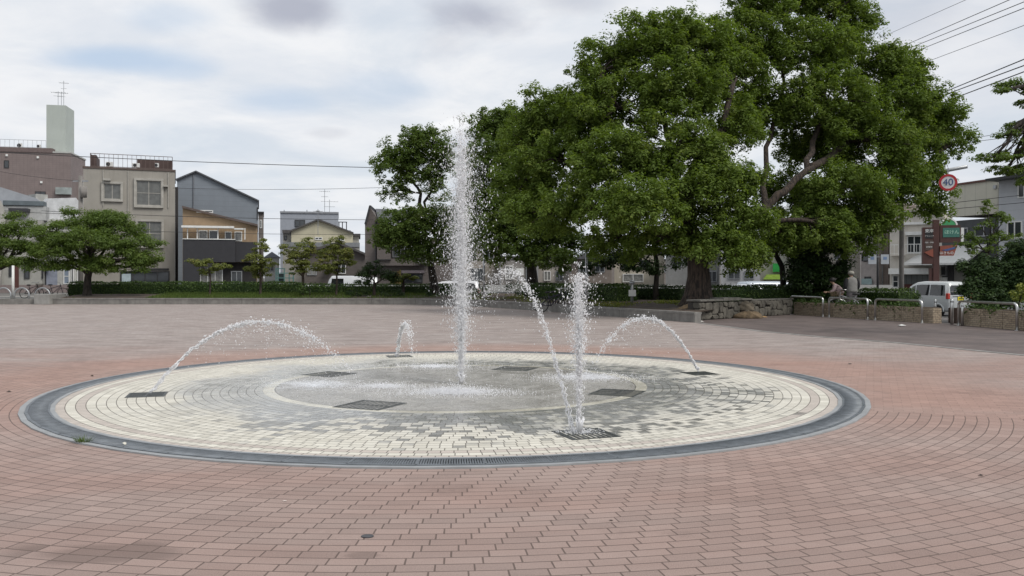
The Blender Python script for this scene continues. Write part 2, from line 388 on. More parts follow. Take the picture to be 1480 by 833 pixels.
    c = t.mix(st, c, (.09,.062,.052))
    t.put(b.inputs['Base Color'], c); b.inputs['Roughness'].default_value = .82; b.inputs['Specular IOR Level'].default_value = .35
    hgt = t.m('ADD', t.m('MULTIPLY', jm, -1.), t.m('MULTIPLY', fine2, .35))
    bn = t.new('ShaderNodeBump', {'Strength': .55, 'Distance': .004, 'Height': hgt}); t.l.new(bn.outputs[0], b.inputs['Normal'])
    return m_
def pav_disc():
    m_ = bpy.data.materials.new('cream_block_paving'); m_.use_nodes = True; t = NT(m_.node_tree); b = t.n['Principled BSDF']
    Pc = t.coord(); x, y, _ = t.sep(Pc)[0:3]      # object origin = fountain centre
    r = t.m('SQRT', t.m('ADD', t.m('MULTIPLY', x, x), t.m('MULTIPLY', y, y)))
    th = t.m('SUBTRACT', t.m('ARCTAN2', x, t.m('MULTIPLY', y, -1.)), -.2)
    p, L, Rp = .108, .114, 4.99
    k_ = t.m('DIVIDE', t.m('SUBTRACT', Rp, r), p); row = t.m('FLOOR', k_); fr = t.m('FRACT', k_)
    rj = t.new('ShaderNodeTexWhiteNoise', {'W': row}, noise_dimensions='1D').outputs[0]
    u = t.m('ADD', t.m('DIVIDE', t.m('MULTIPLY', th, t.m('SUBTRACT', Rp, t.m('MULTIPLY', t.m('ADD', row, .5), p))), L), t.m('MULTIPLY', rj, .45)); fu = t.m('FRACT', u)
    def jd(f, k): return t.m('MULTIPLY', t.m('MINIMUM', f, t.m('SUBTRACT', 1., f)), k)
    j = t.m('MINIMUM', jd(fr, p), jd(fu, L)); jm = t.m('SUBTRACT', 1., t.ss(j, .0030, .0062))
    wn = t.new('ShaderNodeTexWhiteNoise', {0: t.comb(row, t.m('FLOOR', u), 0)}, noise_dimensions='2D'); brick = wn.outputs[0]
    brick2 = t.new('ShaderNodeTexWhiteNoise', {0: t.comb(t.m('FLOOR', u), row, 3.)}, noise_dimensions='3D').outputs[0]
    big = t.noise(Pc, .7, 4, .6); mid = t.noise(Pc, 2.2, 5, .6); fine = t.noise(Pc, 150, 3, .7)
    c = t.mix(brick, (.56,.53,.455), (.66,.63,.55))
    # outer bands: pinkish grey, cream, pinkish grey
    pink = t.m('MAXIMUM', t.m('LESS_THAN', row, 1.), t.m('COMPARE', row, 2., .4)); c = t.mix(t.m('MULTIPLY', pink, .85), c, (.47,.41,.365))
    val = t.m('ADD', .84, t.m('ADD', t.m('MULTIPLY', t.m('SUBTRACT', fine, .5), .35), t.m('ADD', t.m('MULTIPLY', mid, .22), t.m('MULTIPLY', t.m('SUBTRACT', brick2, .5), .14))))
    c = t.mix(1., c, t.comb(val, val, val), 'MULTIPLY')
    # wet zone round the inner circle, spreading block by block; more to the right and front
    lean = t.m('ADD', t.m('MULTIPLY', x, .02), t.m('MULTIPLY', y, -.08))
    wet = t.m('ADD', t.m('MULTIPLY', t.m('SUBTRACT', 3.62, r), .85), t.m('MULTIPLY', t.m('SUBTRACT', big, .5), 1.9))
    wet = t.m('ADD', wet, t.m('MULTIPLY', lean, .9)); wetl = wet
    wet = t.m('ADD', wet, t.m('MULTIPLY', t.m('SUBTRACT', brick2, .5), 1.5))
    wm = t.m('MULTIPLY', t.ss(wet, .05, .5), t.ss(t.noise(Pc, 9., 4, .6), .2, .5, .6, 1.)); wm = t.m('MULTIPLY', wm, t.ss(t.m('ADD', x, t.m('MULTIPLY', y, -.35)), -2.6, .2, .35, 1.))  # dark wet blocks faded at left, where the sky sheen is painted in
    film = t.ss(t.m('ADD', t.m('SUBTRACT', 4.0, r), t.m('MULTIPLY', t.m('SUBTRACT', big, .5), 3.)), -.2, .9)
    darkc = t.mix(brick, (.115,.113,.105), (.20,.196,.185))
    c = t.mix(t.m('MULTIPLY', wm, .92), c, darkc)
    c = t.mix(t.m('MULTIPLY', film, .38), c, (.36,.37,.37))  # pale grey sky reflection of the water film put into the colour
    c = t.mix(t.m('MULTIPLY', jm, .85), c, (.085,.074,.06))
    # inner circle: cream ring then exposed aggregate
    ring = t.m('MULTIPLY', t.m('LESS_THAN', r, 2.62), t.m('GREATER_THAN', r, 2.47)); inner = t.m('LESS_THAN', r, 2.47)
    ringj = t.m('LESS_THAN', jd(t.m('FRACT', t.m('MULTIPLY', th, 8.)), .3), .005)
    rc = t.mix(t.m('MULTIPLY', t.ss(mid, .4, .6), .5), (.60,.57,.48), (.42,.39,.32)); rc = t.mix(t.m('MULTIPLY', ringj, .5), rc, (.15,.13,.1))
    c = t.mix(ring, c, rc)
    vor = t.new('ShaderNodeTexVoronoi', {'Vector': Pc, 'Scale': 55.}).outputs['Distance']
    agg = t.mix(t.ss(vor, .1, .6), (.52,.50,.46), (.30,.285,.26)); agg = t.mix(t.ss(mid, .45, .7, 0, .6), agg, (.22,.205,.18))
    edge = t.m('LESS_THAN', t.m('ABSOLUTE', t.m('SUBTRACT', r, 2.465)), .008)
    c = t.mix(inner, c, agg); c = t.mix(t.m('MULTIPLY', edge, .7), c, (.08,.07,.06))
    t.put(b.inputs['Base Color'], c)
    w2 = t.m('MAXIMUM', t.m('MAXIMUM', t.m('MULTIPLY', wm, .8), film), t.m('MAXIMUM', inner, ring))
    patch = t.ss(t.noise(Pc, 3.4, 4, .6), .35, .6)
    t.put(b.inputs['Roughness'], t.m('SUBTRACT', .8, t.m('MULTIPLY', w2, t.m('ADD', .46, t.m('MULTIPLY', patch, .22)))))
    b.inputs['Specular IOR Level'].default_value = .5
    hgt = t.m('ADD', t.m('MULTIPLY', jm, -1.), t.m('ADD', t.m('MULTIPLY', fine, .25), t.m('MULTIPLY', t.m('MULTIPLY', inner, vor), -1.2)))
    bn = t.new('ShaderNodeBump', {'Strength': .55, 'Distance': .004, 'Height': hgt})
    bn2 = t.new('ShaderNodeBump', {'Strength': .22, 'Distance': .015, 'Height': t.m('MULTIPLY', t.noise(Pc, 14, 3, .5), w2), 'Normal': bn.outputs[0]})
    t.l.new(bn2.outputs[0], b.inputs['Normal'])
    return m_

# ------------------------------------------------------------------ ground
LOWG = -.36
asphalt = mat('street_asphalt', (.075,.075,.078), .9, var=.25, vs=.8, bump=.3, bs=80)
g = MB().box(-900, 900, -300, 1500, LOWG-1, LOWG).build('ground', mat('far_ground', (.13,.125,.115), .95, var=.3, vs=.2)); tag(g, kind='structure')
WALL = [(-25.6, 48), (-15, 48), (-5.3, 47.5), (-3.2, 46.1), (-1.4, 43.6), (.64, 39.9), (3.2, 34.3), (4.9, 30.9), (6.05, 28.6)]
PL = [(11.25, 34.9), (13.05, 31.0), (14.0, 28.2), (14.15, 27.3), (14.6, 24.2), (17.2, 16.5), (20.5, 6), (24, -8)]
poly = [(-60, -8), (24, -8), (20.5, 6), (17.2, 16.5), (14.6, 24.2), (14.15, 27.3), (14.0, 28.2), (13.05, 31.0), (11.25, 34.9), (6.6, 30.1)] + WALL[::-1] + [(-60, 48)]
mb = MB(); mb.prism([(a, b_, -.5) for a, b_ in poly], (0, 0, .5)); pz = mb.build('plaza', pav_red()); tag(pz, kind='structure')
side_m = lined('brown_side_paving', (.125,.098,.090), .2, axis=1, width=.05, depth=.3, var=.25, dark=.7, grime=.3, pitch2=.2, axis2=0)
SIDE = [(6.1, 28.4), (6.9, 24), (7.7, 21.8), (8.8, 19.7), (9.8, 16.6), (11.8, 10), (14, 2), (17, -8)]
mb = MB(); mb.prism([(a, b_, -.002) for a, b_ in [(6.5, 30.0)] + [(11.2, 34.6), (13.0, 30.9), (13.95, 28.1), (14.1, 27.2), (14.5, 24.1), (17.1, 16.4), (20.4, 6), (23.9, -8)] + SIDE[::-1]], (0, 0, .006))
o = mb.build('side_paving', side_m); tag(o, kind='structure')
mb = MB()
for i in range(len(SIDE)-1):
    a, b_ = Vector((*SIDE[i], 0)), Vector((*SIDE[i+1], 0)); n = (b_-a).normalized().cross(Vector((0,0,1)))*.07
    mb.prism([a-n, b_-n, b_+n, a+n], (0, 0, .012))
o = mb.build('paving_edge_strip', mat('edge_strip', (.26,.25,.235), .85, var=.2)); tag(o, kind='structure')
# strip of pavement behind the planters, kerb and road
walk = mat('footway_blocks', (.17,.155,.145), .9, var=.2, vs=1.5, bump=.2)
nrm = Vector((.94, .34, 0))
pl3 = [Vector((a, b_, 0)) for a, b_ in ([(4, 55), (7.5, 44)] + PL)]
mb = MB(); q = [p - nrm*.5 for p in pl3] + [p + nrm*3.4 for p in pl3[::-1]]
# footway under the planters (slightly below plaza sheet) 
mb.prism([(p.x, p.y, -.5) for p in q], (0, 0, .496)); o = mb.build('pavement', walk); tag(o, kind='structure')
mb = MB(); q = [p + nrm*3.55 for p in pl3] + [p + nrm*14 for p in pl3[::-1]]
mb.prism([(p.x, p.y, LOWG-.05) for p in q], (0, 0, .054)); o = mb.build('road', asphalt); tag(o, kind='structure')
mb = MB()
for off in (3.9, 8.7):
    for i in range(len(pl3)-1):
        a = pl3[i]+nrm*off; b_ = pl3[i+1]+nrm*off; mb.prism([(a.x, a.y, LOWG+.006), (b_.x, b_.y, LOWG+.006), (b_.x+.15, b_.y+.03, LOWG+.006), (a.x+.15, a.y+.03, LOWG+.006)], (0, 0, .004))
o = mb.build('road_marking', mat('road_paint', (.6,.6,.58), .7)); tag(o, kind='structure')
mb = MB()
for i in range(len(pl3)-1):
    a = pl3[i]+nrm*3.4; b_ = pl3[i+1]+nrm*3.4; n = nrm*.15
    mb.prism([(a.x, a.y, -.5), (b_.x, b_.y, -.5), (b_.x+n.x, b_.y+n.y, -.5), (a.x+n.x, a.y+n.y, -.5)], (0, 0, .52))
o = mb.build('kerb', concrete); tag(o, kind='structure')
# street behind the left hedge
o = MB().box(-80, 6, 55.5, 61, LOWG-.02, LOWG+.004).build('back_street', asphalt); tag(o, kind='structure')

# planted bed behind the low wall (soil + grass)
soilm = mat('bed_soil', (.060,.042,.030), 1, var=.4, vs=1.2, bump=.8, bs=14)
mb = MB(); OUT = [(-25.6, 56), (-15, 56), (-4, 56), (1, 53), (4.5, 49), (7, 44), (9.2, 39.5), (11.1, 36), (6.9, 30.5)]
wl = [Vector((a, b_, 0)) for a, b_ in WALL]; ou = [Vector((a, b_, 0)) for a, b_ in OUT]
NS = 6; rows = []
for a, b_ in zip(wl, ou):
    rows.append([mb.b.verts.new((a.lerp(b_, k/NS).x, a.lerp(b_, k/NS).y, .27 + .22*math.sin(min(k/3., 1)*math.pi/2)*min(1, (b_-a).length/8))) for k in range(NS+1)])
for i in range(len(rows)-1):
    for k in range(NS): mb.b.faces.new([rows[i][k], rows[i][k+1], rows[i+1][k+1], rows[i+1][k]])
bed = mb.build('planting_bed', soilm, smooth=True); tag(bed, kind='structure')
n = 30000; gx = rng.uniform(-25, -2, n); gy = rng.uniform(48.2, 52.5, n)
keep = (np.sin(gx*.7)+np.sin(gx*.31+1)+(gx > -20.5)*2.0-(gx < -20.5)*2.5-(gx > -9)*1.5 + rng.normal(size=n)*.9) > .7
gx, gy = gx[keep], gy[keep]; n = len(gx)
gz = .27+.22*np.sin(np.minimum((gy-48)/4, 1)*np.pi/2); hgt = rng.uniform(.05, .17, n); an = rng.uniform(0, np.pi, n); wd = .025
v4 = np.stack([np.stack([gx-np.cos(an)*wd, gy-np.sin(an)*wd, gz], 1), np.stack([gx+np.cos(an)*wd, gy+np.sin(an)*wd, gz], 1), np.stack([gx+rng.normal(size=n)*.04, gy, gz+hgt], 1)], 1).reshape(-1, 3)
o = link('grass', np_mesh('grass', v4, np.arange(3*n).reshape(-1, 3)), grass_m); tag(o, 'short green grass in front of the long clipped hedge', 'grass', kind='stuff')
# scrubby ground cover in the right half of the bed
n = 14000; tt = rng.uniform(0, 1, n); k = rng.integers(3, 7, n); ss_ = rng.uniform(.06, .5, n)
wa = np.array(WALL); oa = np.array(OUT); a = wa[k]*(1-tt[:, None])+wa[k+1]*tt[:, None]; b2 = oa[k]*(1-tt[:, None])+oa[k+1]*tt[:, None]
pp = a*(1-ss_[:, None])+b2*ss_[:, None]; hh = .3+.2*np.sin(np.minimum(ss_*2, 1)*np.pi/2)
keep = (np.sin(pp[:, 0]*2.1)+np.sin(pp[:, 1]*1.3)+rng.normal(size=n)*.6) > .5; pp, hh = pp[keep], hh[keep]; n = len(pp)
v, f = quads_from(np.column_stack([pp, hh+rng.uniform(-.02, .05, n)]), rng.normal(size=(n, 3))+np.array([0, 0, .6]), rng.uniform(.02, .055, n))
o = link('ground_cover', np_mesh('ground_cover', v, f), leaf_y); tag(o, 'dry leaves and sparse ground cover behind the low wall', 'ground cover', kind='stuff')

# low concrete wall round the bed
wallroot = empty('low_wall', (wl[0].x, wl[0].y, 0), 'long low grey concrete wall curving along the far edge of the square', 'wall')
dense = []
for i in range(len(wl)-1):
    L = (wl[i+1]-wl[i]).length; m_ = max(1, round(L/2.2))
    dense += [wl[i].lerp(wl[i+1], j/m_) for j in range(m_)]
dense.append(wl[-1])
mbw = MB(); mbc = MB()
for i in range(len(dense)-1):
    a, b_ = dense[i]-wl[0], dense[i+1]-wl[0]; t_ = (b_-a).normalized(); n = Vector((-t_.y, t_.x, 0)); g_ = t_*.008
    mbw.prism([a+g_, b_-g_, b_-g_+n*.26, a+g_+n*.26], (0, 0, .27)); a2 = a-n*.02; b2 = b_-n*.02; zz_ = Vector((0, 0, .27))
    mbc.prism([a2+g_+zz_, b2-g_+zz_, b2-g_+n*.31+zz_, a2+g_+n*.31+zz_], (0, 0, .07))
mbw.build('wall_blocks', concrete, wallroot); mbc.build('coping', mat('coping_stone', (.20,.192,.178), .85, var=.2, bump=.3, grime=.5), wallroot)
# end block + lower edge to the left
r_ = empty('wall_pier', (-25.9, 47.9, 0), 'square concrete pier ending the low wall beside the bicycle racks', 'pier')
MB().box(-.45, .4, -.25, 1.6, 0, .56).build('pier_block', mat('pale_concrete', (.27,.265,.25), .9, var=.15, bump=.3, grime=.4), r_, bevel=.02)
o = MB().box(-60, -26.4, 47.9, 48.3, -.1, .3).build('raised_edge', concrete); tag(o, 'low dark kerb wall under the bicycle racks at left', 'wall')
o = MB().box(-60, -26.4, 48.3, 56, -.4, .28).build('rack_terrace', mat('terrace_blocks', (.28,.27,.25), .9, var=.2)); tag(o, kind='structure')

# ------------------------------------------------------------------ fountain floor
fr_ = bpy.data.objects.new('tmp', None)
NSEG = 96
me = np_mesh('fountain_floor', np.array([[0, 0, 0]] + [[5.0*math.cos(2*math.pi*i/NSEG), 5.0*math.sin(2*math.pi*i/NSEG), 0] for i in range(NSEG)]), np.array([[0, 1+i, 1+(i+1) % NSEG] for i in range(NSEG)]))
o = link('fountain_floor', me, pav_disc()); o.location = (CX, CY, .010); tag(o, kind='structure')
dr = empty('ring_drain', (CX, CY, 0), 'round slotted drain channel framed in pale stone around the fountain', 'drain')
def ringmesh(r0, r1, z0, z1, seg, gap=0):
    mb = MB()
    for i in range(seg):
        a, b_ = 2*math.pi*i/seg, 2*math.pi*(i+1)/seg
        mb.prism([(r0*math.cos(a), r0*math.sin(a), z0), (r1*math.cos(a), r1*math.sin(a), z0), (r1*math.cos(b_), r1*math.sin(b_), z0), (r0*math.cos(b_), r0*math.sin(b_), z0)], (0, 0, z1-z0))
    return mb
SG = 60
kst = mat('kerb_stone', (.27,.28,.285), .6, var=.12, vs=4, grime=.2)
ringmesh(5.285, 5.345, -.02, .014, SG).build('outer_kerb', kst, dr)
ringmesh(4.985, 5.035, -.02, .018, SG).build('inner_kerb', kst, dr)
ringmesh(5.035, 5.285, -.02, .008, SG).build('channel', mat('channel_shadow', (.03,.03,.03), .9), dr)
# grating bars: radial bars laid all round; frame rails; plain cover plates have closer bars
V = []; 
nb = 1560
mbx = MB()
gr_m = mat('grating_steel', (.155,.17,.185), .5, .5, var=.2, vs=9)
vv = []; ff = []
for i in range(nb):
    a = 2*math.pi*(i+.5)/nb; sg = 2*math.pi/SG; am = (a % sg)-sg/2; k = math.cos(sg/2)/math.cos(am)
    ca, sa = math.cos(a), math.sin(a); hw = .0068; r0, r1 = 5.05*k+.005, 5.262*k-.002
    b0 = len(vv)
    for rr_ in (r0, r1):
        for sgn in (-1, 1):
            for z in (.006, .019): vv.append((rr_*ca - sgn*hw*sa, rr_*sa + sgn*hw*ca, z))
    ff += [(b0, b0+1, b0+3, b0+2), (b0+1, b0+5, b0+7, b0+3), (b0, b0+4, b0+5, b0+1), (b0+2, b0+3, b0+7, b0+6), (b0+4, b0+6, b0+7, b0+5)]
link('grating', np_mesh('grating', np.array(vv), np.array(ff)), gr_m, dr)
mb = ringmesh(5.036, 5.058, .004, .021, SG)
for i in range(SG):
    a = 2*math.pi*i/SG; M = Matrix.Rotation(a, 4, 'Z'); mb.box(5.036, 5.268, -.008, .008, .004, .0205, M)
mb.build('grating_frame', gr_m, dr)
ringmesh(5.252, 5.283, .004, .0205, SG).build('grating_frame', gr_m, dr)

def floor_grate(px_, py_, label, wx=.95, wy=.95, ang=0., name='floor_grate'):
    X0, Y0 = P(px_, py_); g_ = empty(name, (X0, Y0, .010), label, 'floor grate', rz=ang, group='dark metal grates in the fountain floor')
    mb = MB()
    for a in ((-wx/2, wx/2, -wy/2, -wy/2+.03), (-wx/2, wx/2, wy/2-.03, wy/2), (-wx/2, -wx/2+.03, -wy/2, wy/2), (wx/2-.03, wx/2, -wy/2, wy/2)):
        mb.box(a[0], a[1], a[2], a[3], -.009, .003+.001*(a[1]-a[0] < .1))
    mb.build('frame', mat('grate_iron', (.055,.060,.058), .45, .5, var=.3, vs=9), g_)
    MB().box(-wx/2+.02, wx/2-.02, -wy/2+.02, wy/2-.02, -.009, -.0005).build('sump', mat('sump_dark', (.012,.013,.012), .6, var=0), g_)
    mb = MB(); nb_ = 9
    for i in range(nb_):
        c_ = -wx/2 + (i+1)*wx/(nb_+1); mb.box(c_-.014, c_+.014, -wy/2+.031, wy/2-.031, .0, .0025)
    mb.box(-wx/2+.031, wx/2-.031, -.012, .012, .0, .0035)
    mb.build('bars', MATS['grate_iron'], g_); return g_
def radial(px_, py_):
    X0, Y0 = P(px_, py_); return math.atan2(Y0-CY, X0-CX)-math.pi/2
for px_, py_, w_, lab in [(476, 542, .6, 'dark square grate at the left back of the inner circle'), (535, 587, .62, 'largest looking dark grate at the front left rim of the inner circle'),
        (892, 569, .6, 'wet dark grate on the right rim of the inner circle'), (745, 534, .6, 'dark grate in the wet patch at the back rim of the inner circle'),
        (212, 572, .46, 'small narrow grate under the left arching jet'), (846, 629, .5, 'dark grate under the two front jets'),
        (1012, 541, .45, 'small grate under the right arching jet'), (577, 516, .45, 'small grate under the short back jet')]:
    floor_grate(px_, py_, lab, w_, w_, radial(px_, py_))

# ------------------------------------------------------------------ water
def water_mat():
    m_ = bpy.data.materials.new('spray_water'); m_.use_nodes = True; t = NT(m_.node_tree); b = t.n['Principled BSDF']; out = t.n['Material Output']
    b.inputs['Base Color'].default_value = (.97, .98, 1, 1); b.inputs['Roughness'].default_value = .04
    b.inputs['Transmission Weight'].default_value = 1; b.inputs['IOR'].default_value = 1.33
    rnd = t.new('ShaderNodeNewGeometry').outputs['Random Per Island']
    df = t.new('ShaderNodeBsdfDiffuse', {0: (.97, .97, .98, 1)}); tl = t.new('ShaderNodeBsdfTranslucent', {0: (.97, .97, .98, 1)})
    m2 = t.new('ShaderNodeMixShader', {0: .5, 1: df.outputs[0], 2: tl.outputs[0]})
    mx = t.new('ShaderNodeMixShader', {0: t.ss(rnd, 0, 1, .75, 1.), 1: b.outputs[0], 2: m2.outputs[0]}); t.l.new(mx.outputs[0], out.inputs[0])
    return m_
wat = water_mat()
OCT = np.array([[1,0,0],[-1,0,0],[0,1,0],[0,-1,0],[0,0,1],[0,0,-1]], float)
OF = np.array([[0,2,4],[2,1,4],[1,3,4],[3,0,4],[2,0,5],[1,2,5],[3,1,5],[0,3,5]])
def drops(pos, rad, dirs, stretch):
    n = len(pos); d_ = dirs/(np.linalg.norm(dirs, axis=1, keepdims=True)+1e-9)
    a = np.where(np.abs(d_[:, 2:3]) < .9, np.array([[0, 0, 1.]]), np.array([[1., 0, 0]])); u = np.cross(d_, a); u /= np.linalg.norm(u, axis=1, keepdims=True); v = np.cross(d_, u)
    T = OCT[None]*rad[:, None, None]; T = T.repeat(1, 0)
    V = pos[:, None, :] + T[:, :, 0:1]*u[:, None, :] + T[:, :, 1:2]*v[:, None, :] + T[:, :, 2:3]*d_[:, None, :]*stretch[:, None, None]
    Fc = (np.arange(n)*6)[:, None, None]+OF[None]
    return V.reshape(-1, 3), Fc.reshape(-1, 3)
def jet(label, S, E, H, n=2600, spread=.07, fallout=.35, brk=.45, core=.012, name='water_jet', rmax=.0125):
    """parabolic jet from S to E with apex H"""
    S = np.array([*S, .03]); E = np.array([*E, .0]); root = empty(name, tuple(S), label, 'water jet', group='water jets of the fountain')
    def pos(t): 
        q = S[None]*(1-t)+E[None]*t; q[:, 2] = 4*H*(t*(1-t))[:, 0]+.03*(1-t)[:, 0]; return q
    hor = E-S
    def vel(t): v = np.repeat(hor[None], len(t), 0); v[:, 2] = 4*H*(1-2*t[:, 0]); return v
    # clustered along the arc so the stream breaks into beads
    cl = rng.uniform(0, 1, 45); t = np.where(rng.uniform(size=n) < .6, cl[rng.integers(0, 45, n)]+rng.normal(size=n)*.007, rng.uniform(0, 1, n))
    t = np.clip(t, 0, 1)[:, None]; sp = spread*(.12+np.clip((t-.1)/.7, 0, 1)*1.0)
    keep = rng.uniform(size=n) < (1-.8*np.clip((t[:, 0]-.6)/.35, 0, 1)); t = t[keep]; sp = sp[keep]; n = len(t)
    p = pos(t)+rng.normal(size=(n, 3))*sp*rng.choice([.25, .5, 1], (n, 1), p=[.45, .35, .2])
    fo = rng.uniform(size=n) < fallout*np.clip((t[:, 0]-.15)/.4, 0, 1); p[fo, 2] -= rng.exponential(.13, fo.sum())
    p[:, 2] = np.maximum(p[:, 2], .005)
    rad = rng.uniform(.15, 1, n)**2.2*rmax*.72+.0019; rad[fo] *= .6
    st = 1+rng.exponential(.9, n)*(1-.5*t[:, 0])
    v, f = drops(p-S, rad, vel(t)+rng.normal(size=(n, 3))*.5, st)
    link('spray', np_mesh('spray', v, f), wat, root, True)
    mb = MB(); m_ = 60; tt = np.linspace(0, brk, m_)[:, None]; q = pos(tt)-S+rng.normal(size=(m_, 3))*.008
    for s_ in range(3):
        qq = q+rng.normal(size=(m_, 3))*.006*(1+tt*3)+rng.normal(size=(1, 3))*.012
        mb.tube([tuple(a) for a in qq], [max(.002, core*(.55+.6*random.random())*(1-.75*i/m_)) for i in range(m_)], 6)
    mb.build('stream', wat, root, True)
    return root
def vjet(label, S, H, n, w0, w1, core=.02, drift=(0, 0), rmax=.011, profile=None, bt=(1.5, 1.35)):
    S = np.array([*S, .02]); root = empty('water_jet', tuple(S), label, 'water jet', group='water jets of the fountain')
    h = rng.beta(*bt, n)*.985; h = np.where(rng.uniform(size=n) < .02, rng.uniform(.85, 1.05, n), h)
    wd = w0+(w1-w0)*np.clip(np.interp(h, [0, .15, .35, .75, 1.0], profile or [0, .12, .6, 1, .55]), 0, 2)
    g_ = rng.normal(size=(n, 2))*wd[:, None]*rng.choice([.3, .8, 1.8], (n, 1), p=[.45, .35, .2])
    p = np.column_stack([g_[:, 0]+drift[0]*h, g_[:, 1]+drift[1]*h, h*H])
    rad = rng.uniform(.15, 1, n)**2.6*rmax+.0018; d_ = rng.normal(size=(n, 3))*.35+np.array([0, 0, 1.])
    st = 1+rng.exponential(.8, n)
    n3_ = int(n*.9); h3 = rng.beta(*bt, n3_)*.97; w3 = w0+(w1-w0)*np.interp(h3, [0, .15, .35, .75, 1.0], profile or [0, .12, .6, 1, .55])
    p3 = np.column_stack([rng.normal(size=(n3_, 2))*w3[:, None]*rng.choice([.6, 1.3, 2.4], (n3_, 1), p=[.4, .4, .2])+np.outer(h3, drift), h3*H])
    p = np.concatenate([p, p3]); rad = np.concatenate([rad, rng.uniform(.0009, .0021, n3_)]); d_ = np.concatenate([d_, rng.normal(size=(n3_, 3))*.3+np.array([0, 0, 1.])]); st = np.concatenate([st, 1.5+rng.exponential(1.5, n3_)])
    v, f = drops(p, rad, d_, st)
    link('spray', np_mesh('spray', v, f), wat, root, True)
    mb = MB()
    for s_ in range(5):
        m_ = 70; top = random.uniform(.4, .62); pts = []; rr_ = []
        ph = random.random()*6
        for i in range(m_):
            t = i/(m_-1)*top; k = w0*.35+w1*.35*max(0, t-.12)
            pts.append((k*math.sin(ph+t*9+s_)+random.gauss(0, .006)+drift[0]*t, k*math.cos(ph*2+t*7)+random.gauss(0, .006)+drift[1]*t, t*H)); rr_.append(max(.003, core*(.4+.6*random.random())*(1-.8*t/top)))
        mb.tube(pts, rr_, 6)
    for k in range(9):   # ragged collar where the jet leaves the floor
        a = random.random()*6.28; mb.tube([(math.cos(a)*.012, math.sin(a)*.012, 0), (math.cos(a)*.03, math.sin(a)*.03, .09), (math.cos(a)*.055, math.sin(a)*.055, random.uniform(.1, .17))], [.014, .012, .003], 6)
    mb.build('stream', wat, root, True)
    return root
vjet('tallest jet, a wide column of white spray rising from the centre', (-.71, 12.1), 3.62, 22000, .014, .12, .011, bt=(1.5, 1.75), rmax=.0078, profile=[.02, .12, .6, 1.0, .85])
jet('left jet arching rightwards over the grate towards the centre', (-4.60, 10.98), (-2.0, 11.75), .90, 4600, .05, .45, .5, .011)
jet('right jet arching leftwards in front of the low wall', (2.91, 13.49), (1.1, 12.9), .86, 3600, .055, .35, .4, .012)
jet('short stubby jet at the back of the cream paving', (-2.13, 16.15), (-1.65, 14.6), .66, 2600, .07, .3, .5, .02)
jet('front jet leaning back in a high arc to the centre', (.58, 8.26), (-.7, 11.0), 1.56, 3200, .12, .5, .24, .005, rmax=.009)
vjet('straight front jet, narrower white column right of the tallest', (.64, 8.25), 1.55, 6000, .010, .055, .0055, rmax=.0062, profile=[0, .03, .18, .85, 1.15])
def foam_mat():
    m_ = bpy.data.materials.new('water_foam'); m_.use_nodes = True; t = NT(m_.node_tree); out = t.n['Material Output']; b = t.n['Principled BSDF']
    x, y, _ = t.sep(t.coord())[0:3]; r = t.m('SQRT', t.m('ADD', t.m('MULTIPLY', x, x), t.m('MULTIPLY', y, y)))
    n = t.noise(t.coord(), 3.2, 6, .7, .4); a_ = t.m('ADD', t.m('SUBTRACT', 1., r), t.m('MULTIPLY', t.m('SUBTRACT', n, .5), 2.0))
    b.inputs['Base Color'].default_value = (.85, .87, .9, 1); b.inputs['Roughness'].default_value = .35
    tr = t.new('ShaderNodeBsdfTransparent'); mx = t.new('ShaderNodeMixShader', {0: t.m('MULTIPLY', t.ss(a_, .05, 1.25), .8), 1: tr.outputs[0], 2: b.outputs[0]}); t.l.new(mx.outputs[0], out.inputs[0]); return m_
foam = foam_mat()
def splash(label, c, rx, ry, n, h=.07):
    root = empty('water_splash', (c[0], c[1], .014), label, 'splash', group='foaming splashes on the fountain floor')
    g_ = rng.normal(size=(n, 2))*np.array([rx, ry])*rng.choice([.4, 1.], (n, 1)); z = rng.exponential(h*.3, n)*np.exp(-(g_[:, 0]/rx/1.4)**2)
    v, f = drops(np.column_stack([g_, z+.003]), rng.uniform(.2, 1, n)**2.4*.0048+.0014, rng.normal(size=(n, 3))+np.array([0, 0, 1]), 1+rng.exponential(.6, n))
    link('spray', np_mesh('spray', v, f), wat, root, True)
    N = 40; o = link('foam', np_mesh('foam', np.array([[0, 0, 0]]+[[1.5*math.cos(2*math.pi*i/N), 1.5*math.sin(2*math.pi*i/N), 0] for i in range(N)]), np.array([[0, 1+i, 1+(i+1) % N] for i in range(N)])), foam, root)
    o.scale = (rx*1.35, ry*1.6, 1); o.location = (0, 0, .002+.0007*(len(COL.objects) % 5)); return root
splash('broad white splash at the foot of the tallest jet', (-.75, 11.15), .5, .24, 8000)
splash('pale splash left of the tallest jet where the left jet lands', (-1.75, 11.75), .32, .2, 3000, .04)
splash('white splash behind the front column where the right jet lands', (1.1, 12.8), .45, .28, 6000, .05)
splash('wide thin sheet of foam spreading over the left rim of the inner circle', (-2.75, 12.0), .6, .55, 1500, .03)  # thin foam whose white also stands in for the sky reflected at left
splash('thin splash in front of the short back jet', (-1.3, 14.4), .5, .3, 2500, .03)
splash('tiny droplets round the grate of the two front jets', (.64, 8.3), .13, .1, 500, .05)
# scattered fine droplets thrown off the fountain

